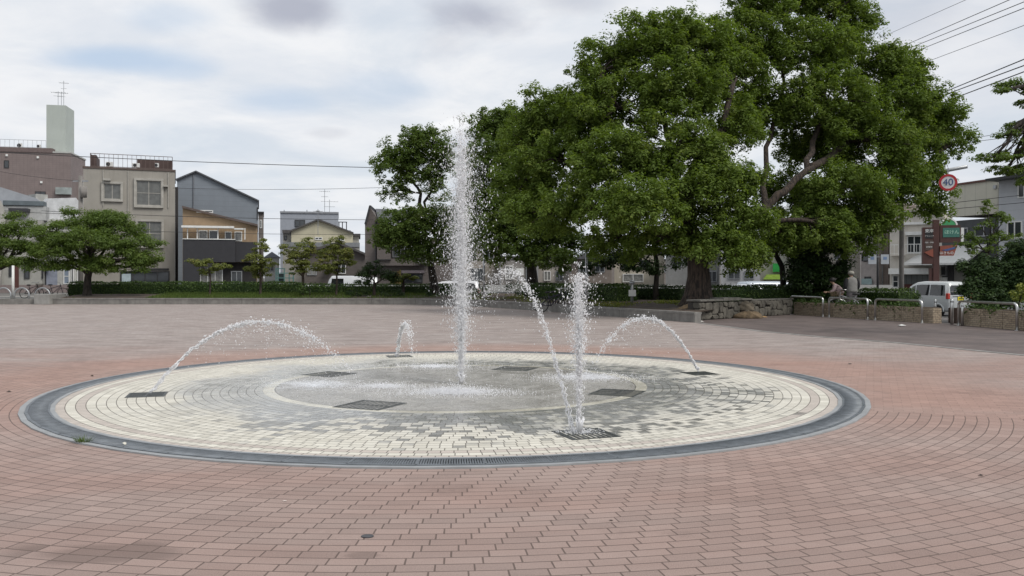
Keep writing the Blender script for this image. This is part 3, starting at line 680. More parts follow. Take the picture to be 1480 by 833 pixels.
# ------------------------------------------------------------------ buildings
class Fac:
    """front plane through two ground points; local x along the front, y back, z up"""
    def __init__(s, name, label, pA, YA, pB, YB, cat='house', z=LOWG, group=None):
        if YB is None:      # front square to the line of sight at its right end
            kA, kB = (pA-740)/F, (pB-740)/F; kf = kB if kB < 0 else kA; t = Vector((1, -kf)).normalized(); u = (kB-kA)*YA/(t.x-kB*t.y); YB = YA+t.y*u
        s.A = Vector((X(pA, YA), YA)); s.B = Vector((X(pB, YB), YB)); t = (s.B-s.A); s.W = t.length; s.t = t/s.W; s.n = Vector((-s.t.y, s.t.x)); s.z0 = z
        s.root = empty(name, (s.A.x, s.A.y, z), label, cat, rz=math.atan2(t.y, t.x), group=group)
    def u(s, px, d=0.):
        k = (px-740)/F; a = s.A+s.n*d; return (k*a.y-a.x)/(s.t.x-k*s.t.y)
    def z(s, px, py, d=0.):
        q = s.A+s.n*d+s.t*s.u(px, d); return Z(py, q.y)-s.z0
    def r(s, x0, x1, y0, y1, d=0.):
        m_ = (x0+x1)/2; return s.u(x0, d), s.u(x1, d), s.z(m_, y1, d), s.z(m_, y0, d)
    def box(s, name, x0, x1, y0, y1, d0, d1, m_, bevel=0, parent=None):
        u0, u1, z0, z1 = s.r(x0, x1, y0, y1, d0); return MB().box(u0, u1, d0, d1, max(z0, 0), z1).build(name, m_, parent or s.root, bevel=bevel)
    def poly(s, name, pts, d0, d1, m_, parent=None, pmin=0):
        q = [(s.u(a, d0), d0, max(pmin, s.z(a, b, d0))) for a, b in pts]; return MB().prism(q, (0, d1-d0, 0)).build(name, m_, parent or s.root)
    def window(s, x0, x1, y0, y1, fm=None, pm=None, nx=2, ny=1, d=0., fw=.06, sill=True, surround=0, name='window'):
        u0, u1, z0, z1 = s.r(x0, x1, y0, y1, d); mb = MB(); f = fw
        z0 = max(z0, .02)
        mb.box(u0, u1, d-.07, d-.002, z1-f, z1); mb.box(u0, u1, d-.07, d-.002, z0, z0+f); mb.box(u0, u0+f, d-.07, d-.002, z0+f, z1-f); mb.box(u1-f, u1, d-.07, d-.002, z0+f, z1-f)
        for i in range(1, nx): c = u0+(u1-u0)*i/nx; mb.box(c-f*.45, c+f*.45, d-.06, d-.002, z0+f, z1-f)
        for i in range(1, ny): c = z0+(z1-z0)*i/ny; mb.box(u0+f, u1-f, d-.055, d-.003, c-f*.4, c+f*.4)
        if surround:
            q = surround; mb.box(u0-q, u1+q, d-.16, d-.003, z1+.001, z1+q); mb.box(u0-q, u1+q, d-.16, d-.003, z0-q, z0-.001); mb.box(u0-q, u0-.001, d-.155, d-.003, z0, z1); mb.box(u1+.001, u1+q, d-.155, d-.003, z0, z1)
        w_ = mb.build(name, fm or white, s.root)
        MB().box(u0+f*.8, u1-f*.8, d-.03, d-.001, z0+f*.8, z1-f*.8).build('pane', pm or glassm, w_)
        return w_
def ac_unit(f, x0, x1, y0, y1, d):
    u0, u1, z0, z1 = f.r(x0, x1, y0, y1, d); a = MB().box(u0, u1, d, d+.35, z0, z1).build('air_conditioner', white, f.root, bevel=.02)
    MB().tube([((u0+u1)/2-.08, d-.012, (z0+z1)/2), ((u0+u1)/2-.08, d-.002, (z0+z1)/2)], (z1-z0)*.4, 16).build('fan_grille', darkm, a); return a
def antenna(parent, x, y, z0, h, w=.9, n=6, name='antenna'):
    mb = MB(); mb.tube([(x, y, z0), (x, y, z0+h)], .03, 6); mb.tube([(x-w/2, y, z0+h*.92), (x+w/2, y+.2, z0+h*.92)], .02, 5)
    for i in range(n): c = x-w/2+w*i/(n-1); mb.tube([(c, y-.3, z0+h*.92), (c, y+.35, z0+h*.92)], .014, 4)
    mb.tube([(x-w/3, y, z0+h*.7), (x+w/3, y, z0+h*.7)], .02, 5)
    return mb.build(name, galv, parent)
def railing(parent, x0, x1, y, z0, z1, m_=None, step=.25, sides=None, name='railing'):
    mb = MB(); mb.box(x0, x1, y-.02, y+.02, z1-.04, z1); mb.box(x0, x1, y-.015, y+.015, z0+.05, z0+.08); n = max(2, int((x1-x0)/step))
    for i in range(n+1): c = x0+(x1-x0)*i/n; mb.box(c-.012, c+.012, y-.012, y+.012, z0, z1-.041)
    for sx, L in (sides or []):
        mb.box(sx-.02, sx+.02, y+.021, y+L, z1-.04, z1); k = int(L/step)
        for i in range(1, k+1): c = y+L*i/k; mb.box(sx-.012, sx+.012, c-.012, c+.012, z0, z1-.041)
    return mb.build(name, m_ or darkm, parent)

cream_w = mat('beige_render', (.30,.282,.25), .9, var=.07, vs=.8, grime=.3)
purple_t = lined('mauve_tile', (.20,.16,.152), .25, depth=.2, width=.06, var=.08, dark=.75, grime=.2, pitch2=.4)
palegreen = mat('pale_green_render', (.42,.455,.42), .85, var=.05, vs=.5, grime=.15)
# 1 mauve block with white tower
phi = R(12); YB = 105.; XB = X(102, YB); Lw = 24.
XA, YA = XB-Lw*math.cos(phi), YB-Lw*math.sin(phi)
f = Fac('apartment_block', 'large mauve tiled block with a tall white roof tower, far left', XA/YA*F+740, YA, 102, YB, 'apartment block')
u1 = f.W; H1 = f.z(102, 222)
MB().box(0, u1, 0, 6.5, 0, H1).build('wall', purple_t, f.root)
MB().box(-.1, f.u(76), -.1, 6.6, H1+.002, H1+.55).build('parapet', mat('mauve_cap', (.14,.105,.10), .8), f.root)
MB().box(f.u(76)+.02, u1+.08, -.08, 6.58, H1+.002, H1+.18).build('roof_edge', mat('pale_cap', (.4,.4,.38), .8), f.root)
uA, uB = f.u(67, 1.), f.u(95, 1.); zt = f.z(80, 152, 1.)
tw = MB().box(uA, uB, 1., 4.6, H1, zt).build('roof_tower', palegreen, f.root)
antenna(tw, uA+.9, 2.5, zt, 2.0, 1.6); antenna(tw, uB-.5, 2.0, zt, 3.2, 1.0); antenna(tw, uB-1.1, 3.2, zt, 2.1, 1.4)
railing(f.root, f.u(0), f.u(66), .1, H1+.55, H1+1.5, galv, .5)
f.window(6, 13, 232, 243, darkm, glassm, 1, 1)
f.window(51, 66, 277, 282, darkm, glassm, 2, 1)
for q in ((8, 223), (53, 226), (58, 262)): f.box('vent_cap', q[0], q[0]+3, q[1], q[1]+3, -.15, -.002, white)
f.box('glazed_balcony', 80, 102, 271, 281, -.5, -.01, mat('frosted_glazing', (.27,.30,.29), .25, var=.2, vs=1.5))
ac_unit(f, 26, 31, 207, 214, 1.2); ac_unit(f, 54, 58, 209, 214, 1.2)
MB().box(u1+.003, u1+1.2, 3.4, 6.4, 0, H1-2.8).build('annex', mat('pale_annex', (.42,.42,.40), .8), f.root)

# 2 beige three storey building
f = Fac('office_building', 'beige three storey building with roof railing and large framed windows', 120.5, 63, 253, None, 'building')
H = f.z(120.5, 243); MB().box(0, f.W, 0, 9, 0, H).build('wall', cream_w, f.root)
MB().box(-.05, f.W+.05, -.06, 9.05, H+.002, H+.14).build('parapet_cap', mat('brown_cap', (.09,.065,.055), .7), f.root)
fm_b = mat('beige_frame', (.36,.345,.31), .6)
mull = mat('grey_mullion', (.22,.22,.21), .5)
blind = mat('net_curtain', (.125,.128,.122), .18, var=.2, vs=3)
for a in ((150, 174.5, 266, 288.5, 2, 1), (197, 233, 261.5, 297.5, 2, 2), (199, 233.5, 320.5, 355.5, 2, 2)): f.window(*a[:4], fm_b, blind, a[4], a[5], surround=.16, fw=.05)
f.box('rain_hood', 149, 160, 258, 261, -.35, -.002, fm_b); f.box('rain_hood', 236, 243, 268, 270, -.3, -.002, fm_b)
f.window(174, 245, 392, 410, darkm, glassm, 4, 1, fw=.09)
f.box('upper_vent', 210, 244, 388, 391, -.05, -.002, darkm)
f.box('notice', 176, 189, 396, 408, -.1, -.075, mat('pale_notice', (.35,.42,.45), .5))
for px_ in (149, 185, 243): u_ = f.u(px_); MB().tube([(u_, -.05, H-.1), (u_, -.05, (H*.72 if px_ != 185 else H*.4))], .035, 8).build('drainpipe', fm_b, f.root)
zr0, zr1 = H+.14, f.z(190, 224, .2)
railing(f.root, f.u(130), f.u(249), .25, zr0, zr1, mat('rail_brown', (.12,.085,.075), .5), .3, sides=[(f.u(130), 6), (f.u(249), 6)])
u0, u1_, z0, z1 = f.r(198, 249, 231, 242, 1.4); MB().box(u0, u1_, 1.4, 3.4, zr0, z1).build('roof_screen', mat('brown_screen', (.07,.045,.04), .8), f.root)
MB().box(f.u(130), f.u(138), .9, 4, zr0, f.z(133, 224, .9)).build('roof_screen', MATS['brown_screen'], f.root)
for a in ((153, 163, 234, 241), (191, 202, 236, 242), (224, 230, 236, 242)): ac_unit(f, *a, .7)
MB().box(f.W+.003, f.W+.22, 1.5, 8, 0, H-1).build('side_duct', mat('black_gap', (.025,.022,.022), .7), f.root)  # black strip standing in for the dark gap beside the building

# 3 blue-grey gabled house
sid = lined('blue_grey_siding', (.20,.225,.255), .45, depth=.2, width=.05, var=.05, dark=.8, grime=.12)
f = Fac('metal_clad_house', 'tall blue grey metal sided house with an asymmetric gable', 256, 75, 373, None)
f.poly('wall', [(256, 412), (373, 412), (373, 291), (283, 248.5), (256, 259.5)], 0, 9, sid)
f.poly('roof', [(254, 258.5), (283, 246.5), (374.5, 289.5), (374.5, 291.5), (283, 248.6), (254, 260.6)], -.25, 9.1, mat('slate_roof', (.085,.09,.10), .6, var=.1))
u_ = f.u(279.5); MB().tube([(u_, -.05, 0), (u_, -.05, f.z(279, 252))], .05, 6).build('drainpipe', mat('grey_pipe', (.14,.15,.17), .6), f.root)
f.window(371.5, 373, 300, 318, darkm, glassm, 1, 1)
f2 = Fac('narrow_house', 'narrow brownish house edge beside the blue grey house', 373.6, 82, 381, None)
f2.box('wall', 373.6, 381, 308, 412, 0, 6, mat('brown_grey_wall', (.16,.14,.13), .85)); f2.window(375.2, 378.8, 318, 330, white, glassm, 1, 1); f2.window(375.2, 378.8, 345, 356, white, glassm, 1, 1)
f2.box('roof', 373, 381.6, 306, 308, -.2, 6.2, darkm)

# 4 orange brown + charcoal house
tan = mat('tan_render', (.30,.215,.135), .85, var=.08, grime=.2); char = mat('charcoal_render', (.034,.034,.039), .8, var=.08, grime=.15)
f = Fac('tan_charcoal_house', 'tan and charcoal house with a sloping roof and covered balcony', 264, 62, 372, None)
f.poly('wall', [(264, 412), (372, 412), (372, 326.5), (264, 299.5)], .9, 9, tan)
f.poly('roof', [(263, 297.5), (373, 324.5), (373, 327.5), (263, 300.5)], .6, 9.2, mat('brown_roof', (.10,.075,.065), .7, var=.15))
f.box('balcony_front', 264.5, 340, 346.5, 379, 0, .88, char); f.box('balcony_front', 340.3, 371.5, 350, 379, .3, .88, char)
f.box('side_wall', 264.5, 288, 379.2, 412, 0, .87, char)
f.box('balcony_canopy', 262, 338, 326.5, 329.5, -.2, .6, white); f.box('balcony_canopy', 338.3, 352, 330, 332, -.1, .6, white)
f.box('rail_cap', 264, 340.2, 345.3, 346.4, -.05, .9, white)
for px_ in (271, 285, 315, 354): f.box('canopy_post', px_-.7, px_+.7, 330, 346.5, .1, .2, white)
for a in ((287, 300, 333, 346), (302, 315.5, 333, 346), (325, 335, 335, 349), (339, 350, 335, 349)): f.window(*a, white, curtain if a[0] in (287, 339) else glassm, 1, 1, d=.9)
f.box('garage_recess', 322, 371, 380, 412, .85, .895, mat('garage_dark', (.02,.018,.018), .8)); f.window(334, 350, 392, 410, galv, glassm, 2, 1, d=.85); f.window(289, 322, 381, 412, white, curtain, 3, 1, d=.9)
f.window(284, 308, 304, 308, white, glassm, 2, 1, d=.9)

# 5 pale blue block with roof kit
f = Fac('pale_blue_block', 'pale blue flat roofed block with tall aerials on top', 405, 92, 489, None, 'building')
pb = mat('pale_blue_render', (.30,.32,.36), .85, var=.05, grime=.15)
f.box('wall', 405, 489, 307.5, 412, 0, 8, pb); H = f.z(450, 307.5); f.window(426, 441, 318, 328, darkm, glassm, 2, 1)
f.box('parapet', 404.5, 489.5, 306, 308.6, -.1, 8.1, mat('grey_cap', (.25,.26,.28), .8))
antenna(f.root, f.u(469), 1, H, 2.6, 1.1); antenna(f.root, f.u(476), 2, H-1, 2.6, 1.8); f.box('roof_tank', 457, 462, 304.6, 306, 1, 2, darkm)
for px_ in (410, 443): f.box('vent_pipe', px_, px_+1.2, 303.5, 306, 1, 1.2, galv)
mb = MB(); 
for px_ in (490, 495, 501): u_ = f.u(px_); mb.box(u_-.05, u_+.05, 2, 2.1, f.z(495, 334), f.z(495, 320))
mb.box(f.u(489), f.u(502), 1.9, 2.2, f.z(495, 320), f.z(495, 319)); mb.build('roof_frame', darkm, f.root)
f.box('back_annex', 489.3, 507, 333, 412, 2.5, 8, pb)

# 6 cream gabled house
f = Fac('cream_gabled_house', 'cream gabled house with brown roof edges behind small trees', 409, 80, 519, None)
crm = lined('cream_siding', (.50,.465,.34), .5, depth=.15, width=.05, dark=.88, var=.04, grime=.12)
f.poly('wall', [(421, 412), (510, 412), (510, 337.5), (460, 318.5), (421, 334)], 0, 8, crm)
f.poly('roof', [(420, 332.5), (460, 316.3), (511, 335.8), (511, 338), (460, 318.6), (420, 334.8)], -.3, 8.2, mat('old_tile_roof', (.085,.08,.078), .8, var=.2))
f.box('side_wing', 409, 420.8, 337, 412, .6, 8, mat('pale_wing', (.36,.35,.32), .85)); f.box('side_wing', 510.2, 519, 341, 412, .6, 8, MATS['pale_wing'])
f.box('wing_roof', 408, 420.7, 332.5, 337, .3, 8.1, MATS['old_tile_roof']); f.box('wing_roof', 510.3, 521, 338, 341, .3, 8.1, MATS['old_tile_roof'])
f.box('lean_to_roof', 409, 520, 350.5, 357, -1.2, -.003, mat('lean_roof', (.20,.21,.22), .6, var=.1)); f.box('lean_to_wall', 409, 520, 357.2, 412, -1.1, -.003, mat('lean_wall', (.33,.32,.29), .85, grime=.3))
f.window(455, 466, 343, 347, white, glassm, 2, 1); f.window(487, 498, 343.5, 348.5, white, glassm, 2, 1); f.window(410.5, 415, 341, 347, darkm, glassm, 1, 1, d=.6)
antenna(f.root, f.u(460), -.6, f.z(460, 340, -.6), 2.4, .8)

# 7 grey-brown low roofed house
f = Fac('low_brown_house', 'low grey brown house with a shallow tiled gable behind the yellowing trees', 437, 70, 530, None)
gb = lined('grey_brown_siding', (.115,.10,.092), .3, depth=.2, width=.08, dark=.8, var=.08)
f.poly('wall', [(440, 412), (528, 412), (528, 368.5), (489, 352), (440, 365)], 0, 8, gb)
f.poly('roof', [(437, 363.6), (489, 349.5), (531, 367), (531, 370), (489, 353), (437, 366.8)], -.4, 8.2, MATS['old_tile_roof'])
f.window(486, 500, 380, 396, white, glassm, 2, 1); f.window(444, 458, 384, 398, galv, curtain, 2, 1); f.box('entrance_hood', 470, 482, 387, 389, -.8, -.002, darkm)
# small white house, fence with posts between
f = Fac('small_white_house', 'small white house seen in the gap between the tan and cream houses', 381.5, 96, 404, None)
f.box('wall', 382, 404, 372, 412, 0, 7, mat('offwhite_render', (.48,.47,.44), .85, grime=.2)); f.poly('roof', [(381, 372), (393, 364), (405, 372)], -.3, 7.2, mat('grey_roof', (.2,.21,.23), .7)); f.window(386, 396, 382, 392, galv, glassm, 2, 1)
f = Fac('net_fence', 'pale teal framed net fence behind the hedge', 398, 57, 425, 57, 'fence')
mb = MB(); 
for px_ in (399, 402, 411, 418, 424): u_ = f.u(px_); mb.box(u_-.03, u_+.03, -.03, .03, 0, f.z(410, 388 if px_ < 412 else 396))
for py_ in (388.5, 395, 402): mb.box(f.u(398), f.u(425 if py_ > 394 else 412), -.02, .02, f.z(410, py_)-.03, f.z(410, py_)+.03)
mb.build('fence_frame', mat('teal_paint', (.10,.20,.19), .6), f.root)
f.box('net_panel', 403, 410.5, 396, 409, .04, .06, mat('dark_net', (.02,.035,.035), .7)); 

# 8 dark brown gabled house at the middle
dbr = lined('taupe_siding', (.125,.107,.10), .22, depth=.25, width=.08, dark=.8, var=.05); 
f = Fac('dark_brown_house', 'dark taupe house with grey gabled roof and balcony left of the tallest jet', 527.5, 60, 655, None)
f.poly('wall', [(527.5, 412), (655, 412), (655, 352), (590, 334), (546, 317), (534, 299), (527.5, 322)], 0, 8, dbr)
f.poly('roof', [(526.5, 324), (533.5, 297), (536, 297), (529, 324)], -.3, 8, darkm)
mb = MB(); uR = [(f.u(534), -.3, f.z(534, 297)), (f.u(640), -.1, f.z(640, 302)), (f.u(668), 0, f.z(668, 345)), (f.u(546.5), -.3, f.z(546, 317.5))]
a_, b2_, c2_, d2_ = [Vector(p) for p in uR]; mb.prism([a_+Vector((0,5,.0)), b2_+Vector((0,5,0)), c2_+Vector((0,-.3,0)), d2_+Vector((0,-.2,0))], (0, .02, .14)); mb.build('roof', mat('charcoal_tile_roof', (.075,.077,.085), .65, var=.12, vs=6), f.root)
f.box('bay', 545, 564.5, 351, 375, -.6, -.003, dbr); f.box('bay_base', 544.5, 565, 375.1, 376.4, -.65, -.004, darkm)
f.box('upper_recess', 565, 606, 351, 373, -.03, -.003, mat('recess_dark', (.03,.027,.026), .8)); f.box('balcony_front', 549, 606, 374, 384, -.5, -.004, dbr)
railing(f.root, f.u(565), f.u(606), -.45, f.z(585, 374), f.z(585, 362), darkm, .12)
f.window(567, 580, 356, 372, galv, glassm, 1, 1, d=-.03); f.window(584, 600, 356, 372, galv, glassm, 2, 1, d=-.03)
ac_unit(f, 606.5, 619.5, 370, 380.5, -.9); f.box('ac_bracket', 607, 619, 380.7, 381.6, -.9, -.004, darkm)
f.box('ground_window_hood', 580, 613, 391, 395, -.7, -.004, mat('purple_grey_hood', (.12,.10,.11), .7)); f.window(582, 611, 396, 409, darkm, glassm, 2, 1)
f.box('yellow_shutter', 565, 578, 392, 411, -.06, -.003, mat('ochre_shutter', (.25,.17,.06), .7, var=.2)); f.box('shutter_post', 577.5, 579.5, 390, 411, -.1, -.062, mat('yellow_post', (.32,.26,.06), .6))
u_ = f.u(543.5); MB().tube([(u_, -.06, 0), (u_, -.06, f.z(543, 320))], .05, 6).build('drainpipe', darkm, f.root)

# 9 left edge houses
f = Fac('pale_corner_house', 'pale house with light grey sloping roof at the left edge behind the wide tree', -60, 57, 62, 58.5)
pw = mat('pale_wall', (.33,.325,.30), .85, var=.06, grime=.3)
f.box('wall', -60, 61, 318, 412, 0, 8, pw)
mb = MB(); q = [(-60, 262), (4, 272), (62, 292), (68, 303), (-60, 303)]
f.poly('upper_roof', [(-60, 262), (2, 271), (50, 286), (66, 296), (-60, 296)], 1.5, 8, mat('pale_metal_roof', (.30,.315,.34), .5, var=.08))
f.box('gutter_band', 4, 63, 290.5, 297, .4, 1.4, mat('blue_grey_gutter', (.11,.135,.15), .6)); f.box('eave_wall', -60, 66, 297.2, 317.8, .5, 8, mat('eave_white', (.40,.405,.40), .8, grime=.3))
f.box('lower_roof', 12, 40, 301, 306, -.3, .49, mat('old_black_awning', (.03,.03,.035), .6))
f.poly('left_gable_wall', [(-60, 412), (0, 412), (8, 312), (0, 290), (-60, 282)], -.35, -.003, mat('cream_gable', (.36,.35,.32), .85, grime=.2))
for a in ((13, 17, 385, 400), (35, 43, 383, 403), (61.3, 61.8, 380, 404)): f.window(*a[:4], darkm, glassm, 1, 1)
f.box('brown_door', 21, 27, 380, 416, -.05, -.003, mat('maroon_door', (.08,.025,.02), .6))
f.box('window_hood', 34, 46, 380, 382.5, -.5, -.003, darkm)
f = Fac('white_lean_house', 'low white house with blue grey door panels beside the beige building', 62.5, 59, 119, 61)
f.box('wall', 63, 119, 318, 412, .4, 7, mat('offwhite_wall', (.42,.42,.40), .85, grime=.3))
f.poly('upper_wall', [(62.5, 317.5), (119, 317.5), (119, 298), (110, 286), (70, 287), (62.5, 300)], .9, 7, mat('white_sheet', (.52,.53,.54), .7, grime=.2)); f.box('chimney_block', 51.5, 69, 281, 297, 1.6, 3, mat('block_wall', (.33,.33,.31), .9, grime=.3))
f.box('blue_panel', 67, 83, 386, 412, .2, .39, mat('pale_blue_panel', (.24,.26,.32), .7)); f.box('dark_opening', 62.8, 67, 386, 412, .2, .38, mat('opening_dark', (.03,.03,.035), .8))
f.window(91, 100, 388, 411, white, mat('blue_door_glass', (.2,.24,.30), .3), 1, 2, d=.4); f.window(101.5, 106, 386, 411, white, glassm, 1, 1, d=.4); f.window(111, 118, 388, 408, white, glassm, 2, 1, d=.4)
f.box('hood', 64, 76, 383, 385.8, -.4, .39, darkm)

# 10 houses glimpsed behind the central trees
def plain_house(label, pA, pB, Y_, top, col, wins, roof='flat', rc=(.09,.09,.1), name='house', D=8, group='houses across the street behind the trees', mats=None):
    f = Fac(name, label, pA, Y_, pB, None, 'house'); wm_ = mat('render_%d_%d' % (pA, Y_), col, .85, var=.08, grime=.3)
    f.box('wall', pA, pB, top, 412, 0, D, wm_)
    if roof == 'flat': f.box('roof_edge', pA-.8, pB+.8, top-1.8, top-.05, -.15, D+.1, mat('roofe_%d' % pA, rc, .7))
    else: m_ = (pA+pB)/2; f.poly('roof', [(pA-3, top+.5), (m_, top-roof), (pB+3, top+.5)], -.4, D+.3, mat('roofe_%d' % pA, rc, .75, var=.2))
    for a in wins: f.window(*a[:4], galv if len(a) < 5 else a[4], glassm if len(a) < 6 else a[5], 2, 1)
    return f
plain_house('beige house behind the trees just right of the tallest jet', 668, 722, 72, 352, (.30,.27,.235), [(676, 688, 362, 374), (700, 714, 362, 374), (680, 700, 388, 406)], 9)
f = plain_house('grey shop with a white signboard left of the middle tree trunk', 724, 776, 68, 372, (.24,.225,.21), [(730, 742, 384, 404, white, curtain), (760, 770, 384, 406)])
f.box('signboard', 746, 757, 388, 398, -.8, -.7, white); f.box('sign_post', 748, 749.5, 398, 412, -.78, -.72, galv)
plain_house('tall pale house behind the narrow front column', 778, 822, 74, 362, (.36,.33,.30), [(786, 794, 372, 384), (802, 812, 372, 384), (786, 796, 392, 406, white, curtain), (803, 814, 392, 406)], 7)
plain_house('brown house glimpsed above the hedge right of the front column', 826, 884, 66, 374, (.18,.15,.13), [(836, 850, 382, 394), (860, 874, 382, 394)], 10)
plain_house('pale cream house behind the thin dark tree trunk', 888, 960, 70, 366, (.42,.38,.31), [(898, 912, 376, 388), (924, 938, 376, 388), (900, 930, 396, 408, white, curtain)])
plain_house('grey house behind the thickest trunk', 962, 1040, 66, 360, (.24,.24,.235), [(972, 986, 372, 386), (1004, 1020, 372, 386), (1022, 1036, 392, 408)], 9)
plain_house('white house behind the hedge right of the thickest trunk', 1042, 1098, 60, 352, (.40,.40,.41), [(1050, 1066, 362, 376), (1072, 1090, 362, 376), (1052, 1070, 392, 404), (1076, 1090, 392, 404)])
f = plain_house('shop with a lime green awning and green sign between the hedge and dark shrubs', 1099, 1150, 62, 330, (.44,.42,.38), [(1104, 1116, 345, 362), (1124, 1138, 345, 362)])
f.poly('awning', [(1103, 404), (1132, 404), (1132, 397), (1108, 397)], -1.2, -.01, mat('lime_awning', (.36,.55,.08), .6)); f.box('green_sign', 1117, 1133, 381, 393, -.4, -.01, mat('green_sign_paint', (.04,.42,.09), .5))
plain_house('beige house behind the dark shrubs and thin forked tree', 1152, 1243, 60, 300, (.38,.35,.31), [(1165, 1180, 318, 336), (1200, 1216, 318, 336), (1165, 1180, 360, 378), (1205, 1222, 356, 376), (1226, 1240, 318, 336)])

plain_house('distant grey building closing the view behind the central trees', 640, 800, 100, 372, (.22,.22,.225), [(650, 664, 380, 390), (740, 756, 380, 390)], D=6)
plain_house('distant brown building closing the view behind the thin dark tree', 801, 1000, 100, 376, (.20,.175,.16), [(820, 836, 384, 394), (960, 976, 384, 394)], D=6)
plain_house('distant pale building closing the view behind the dark shrubs', 1001, 1250, 100, 362, (.27,.26,.25), [(1030, 1046, 372, 384), (1180, 1196, 372, 384)], D=6)
# 11 right side: narrow buildings, cream shop, sheet-clad shop, grey building
f = Fac('pink_grey_house', 'narrow pinkish grey house beside the black sign pole', 1244, 58, 1269, 57)
f.box('wall', 1244, 1269, 290, 412, 0, 7, mat('pinkish_render', (.40,.36,.345), .85, grime=.3)); f.window(1246, 1258, 368, 378, darkm, glassm, 1, 1); f.window(1250, 1259, 400, 410, darkm, glassm, 1, 1)
f.box('window_panel', 1245, 1260, 403, 411.5, -.12, -.08, mat('aqua_panel', (.30,.40,.40), .4)); f.window(1249, 1261, 330, 345, white, curtain, 2, 1); f.box('canopy', 1243, 1262, 366, 368, -.7, -.002, darkm)
f = Fac('taupe_narrow_house', 'tall narrow taupe building beside the cream shop', 1269.5, 57.5, 1284, 57)
f.box('wall', 1269.5, 1284, 292, 412, 0, 7, mat('taupe_render', (.20,.165,.145), .85, grime=.3)); f.window(1273, 1280, 340, 352, darkm, glassm, 1, 1); f.box('entry', 1270.5, 1276, 384, 412, -.05, -.003, galv)
crs = mat('cream_shop_render', (.60,.56,.50), .85, var=.05, grime=.25)
f = Fac('cream_shop', 'two storey cream shop house with a balcony and grey shutters behind the silver van', 1286, 54, 1362, 52.5, 'shop')
f.box('wall', 1286, 1362, 306, 412, 0, 8, crs); f.box('cornice', 1296, 1362, 321, 324.5, -.2, -.003, white); f.box('roof_edge', 1285, 1363, 303.5, 305.9, -.25, 8, mat('pale_fascia', (.4,.38,.35), .7))
f.window(1311, 1332, 341, 366, white, glassm, 2, 1); f.box('window_hood', 1308, 1335, 335, 339.8, -.4, -.003, white); f.window(1341, 1353, 341, 352, white, glassm, 2, 1)
railing(f.root, f.u(1309), f.u(1334), -.35, f.z(1320, 368), f.z(1320, 353), white, .16); railing(f.root, f.u(1288), f.u(1300), -.5, f.z(1294, 369), f.z(1294, 354), white, .16, name='balcony_railing')
f.box('balcony_floor', 1287, 1306, 368.5, 370, -.6, -.003, crs)
f.box('shop_fascia', 1284, 1350, 388, 396.5, -.9, -.003, white); f.box('shutter', 1306, 1344, 397.5, 411, -.05, -.003, lined('grey_shutter', (.17,.18,.18), .3, axis=0, depth=.4, width=.1)); f.box('brick_base', 1300, 1346, 411, 418, -.2, -.06, mat('maroon_base', (.10,.035,.028), .8))
f.window(1290, 1299, 398, 416, white, glassm, 1, 2, name='door')
f = Fac('awning_shop', 'shop with cream sheet cladded upper storey and a wide white slanted awning', 1352, 53, 1446, 48.5, 'shop')
shc = lined('cream_sheet', (.52,.50,.42), .75, axis=0, depth=.25, width=.03, dark=.7, var=.05, grime=.2)
f.poly('lower_wall', [(1352, 412), (1446, 412), (1446, 314), (1352, 322)], 0, 8, mat('dark_band_wall', (.075,.08,.085), .7, var=.1))
f.poly('upper_wall', [(1372, 314), (1443, 308.5), (1443, 259.5), (1372, 269.5)], -.25, 7, shc)
f.poly('roof_edge', [(1371, 269.4), (1444, 259.4), (1444, 256.6), (1371, 267)], -.35, 7.1, mat('red_brown_edge', (.11,.045,.035), .7)); f.box('wall_vent', 1435, 1439, 268, 273, -.34, -.26, galv)
mb = MB(); q = [(f.u(1343, 0), -.01, f.z(1343, 357)), (f.u(1428, 0), -.01, f.z(1428, 353)), (f.u(1428, 0), -1.7, f.z(1428, 380)-.0), (f.u(1337, 0), -1.7, f.z(1337, 381))]
mb.prism(q, (0, 0, -.12)); mb.build('awning', mat('white_awning', (.66,.66,.64), .5, var=.05, grime=.2), f.root)
f.window(1358, 1369, 384, 399, galv, glassm, 1, 1); f.box('door_panel', 1358.5, 1368.5, 401, 411.5, -.06, -.003, white); f.box('dark_entry', 1370.5, 1378, 382, 412, -.03, -.003, darkm); f.box('grey_front', 1379, 1440, 383, 412, -.04, -.003, mat('stone_front', (.20,.195,.175), .8, var=.1))
f.window(1373, 1400, 330, 345, galv, glassm, 2, 1); f.window(1410, 1436, 326, 342, galv, glassm, 2, 1)
f = Fac('grey_block', 'tall pale grey building at the right edge behind the layered branches', 1443.5, 47.5, 1600, 43, 'building')
pg = lined('pale_grey_siding', (.45,.465,.49), .5, depth=.15, width=.04, dark=.85, var=.05, grime=.15)
f.poly('wall', [(1443.5, 412), (1600, 412), (1600, 235), (1455, 250), (1443.5, 262)], 0, 8, pg); f.poly('roof', [(1424, 261.5), (1470, 256), (1600, 240), (1600, 236), (1470, 252), (1424, 258.8)], -.9, 8.2, darkm)
f.window(1471.5, 1490, 266, 286, white, glassm, 2, 1); f.window(1456, 1478, 320, 345, white, glassm, 2, 1)

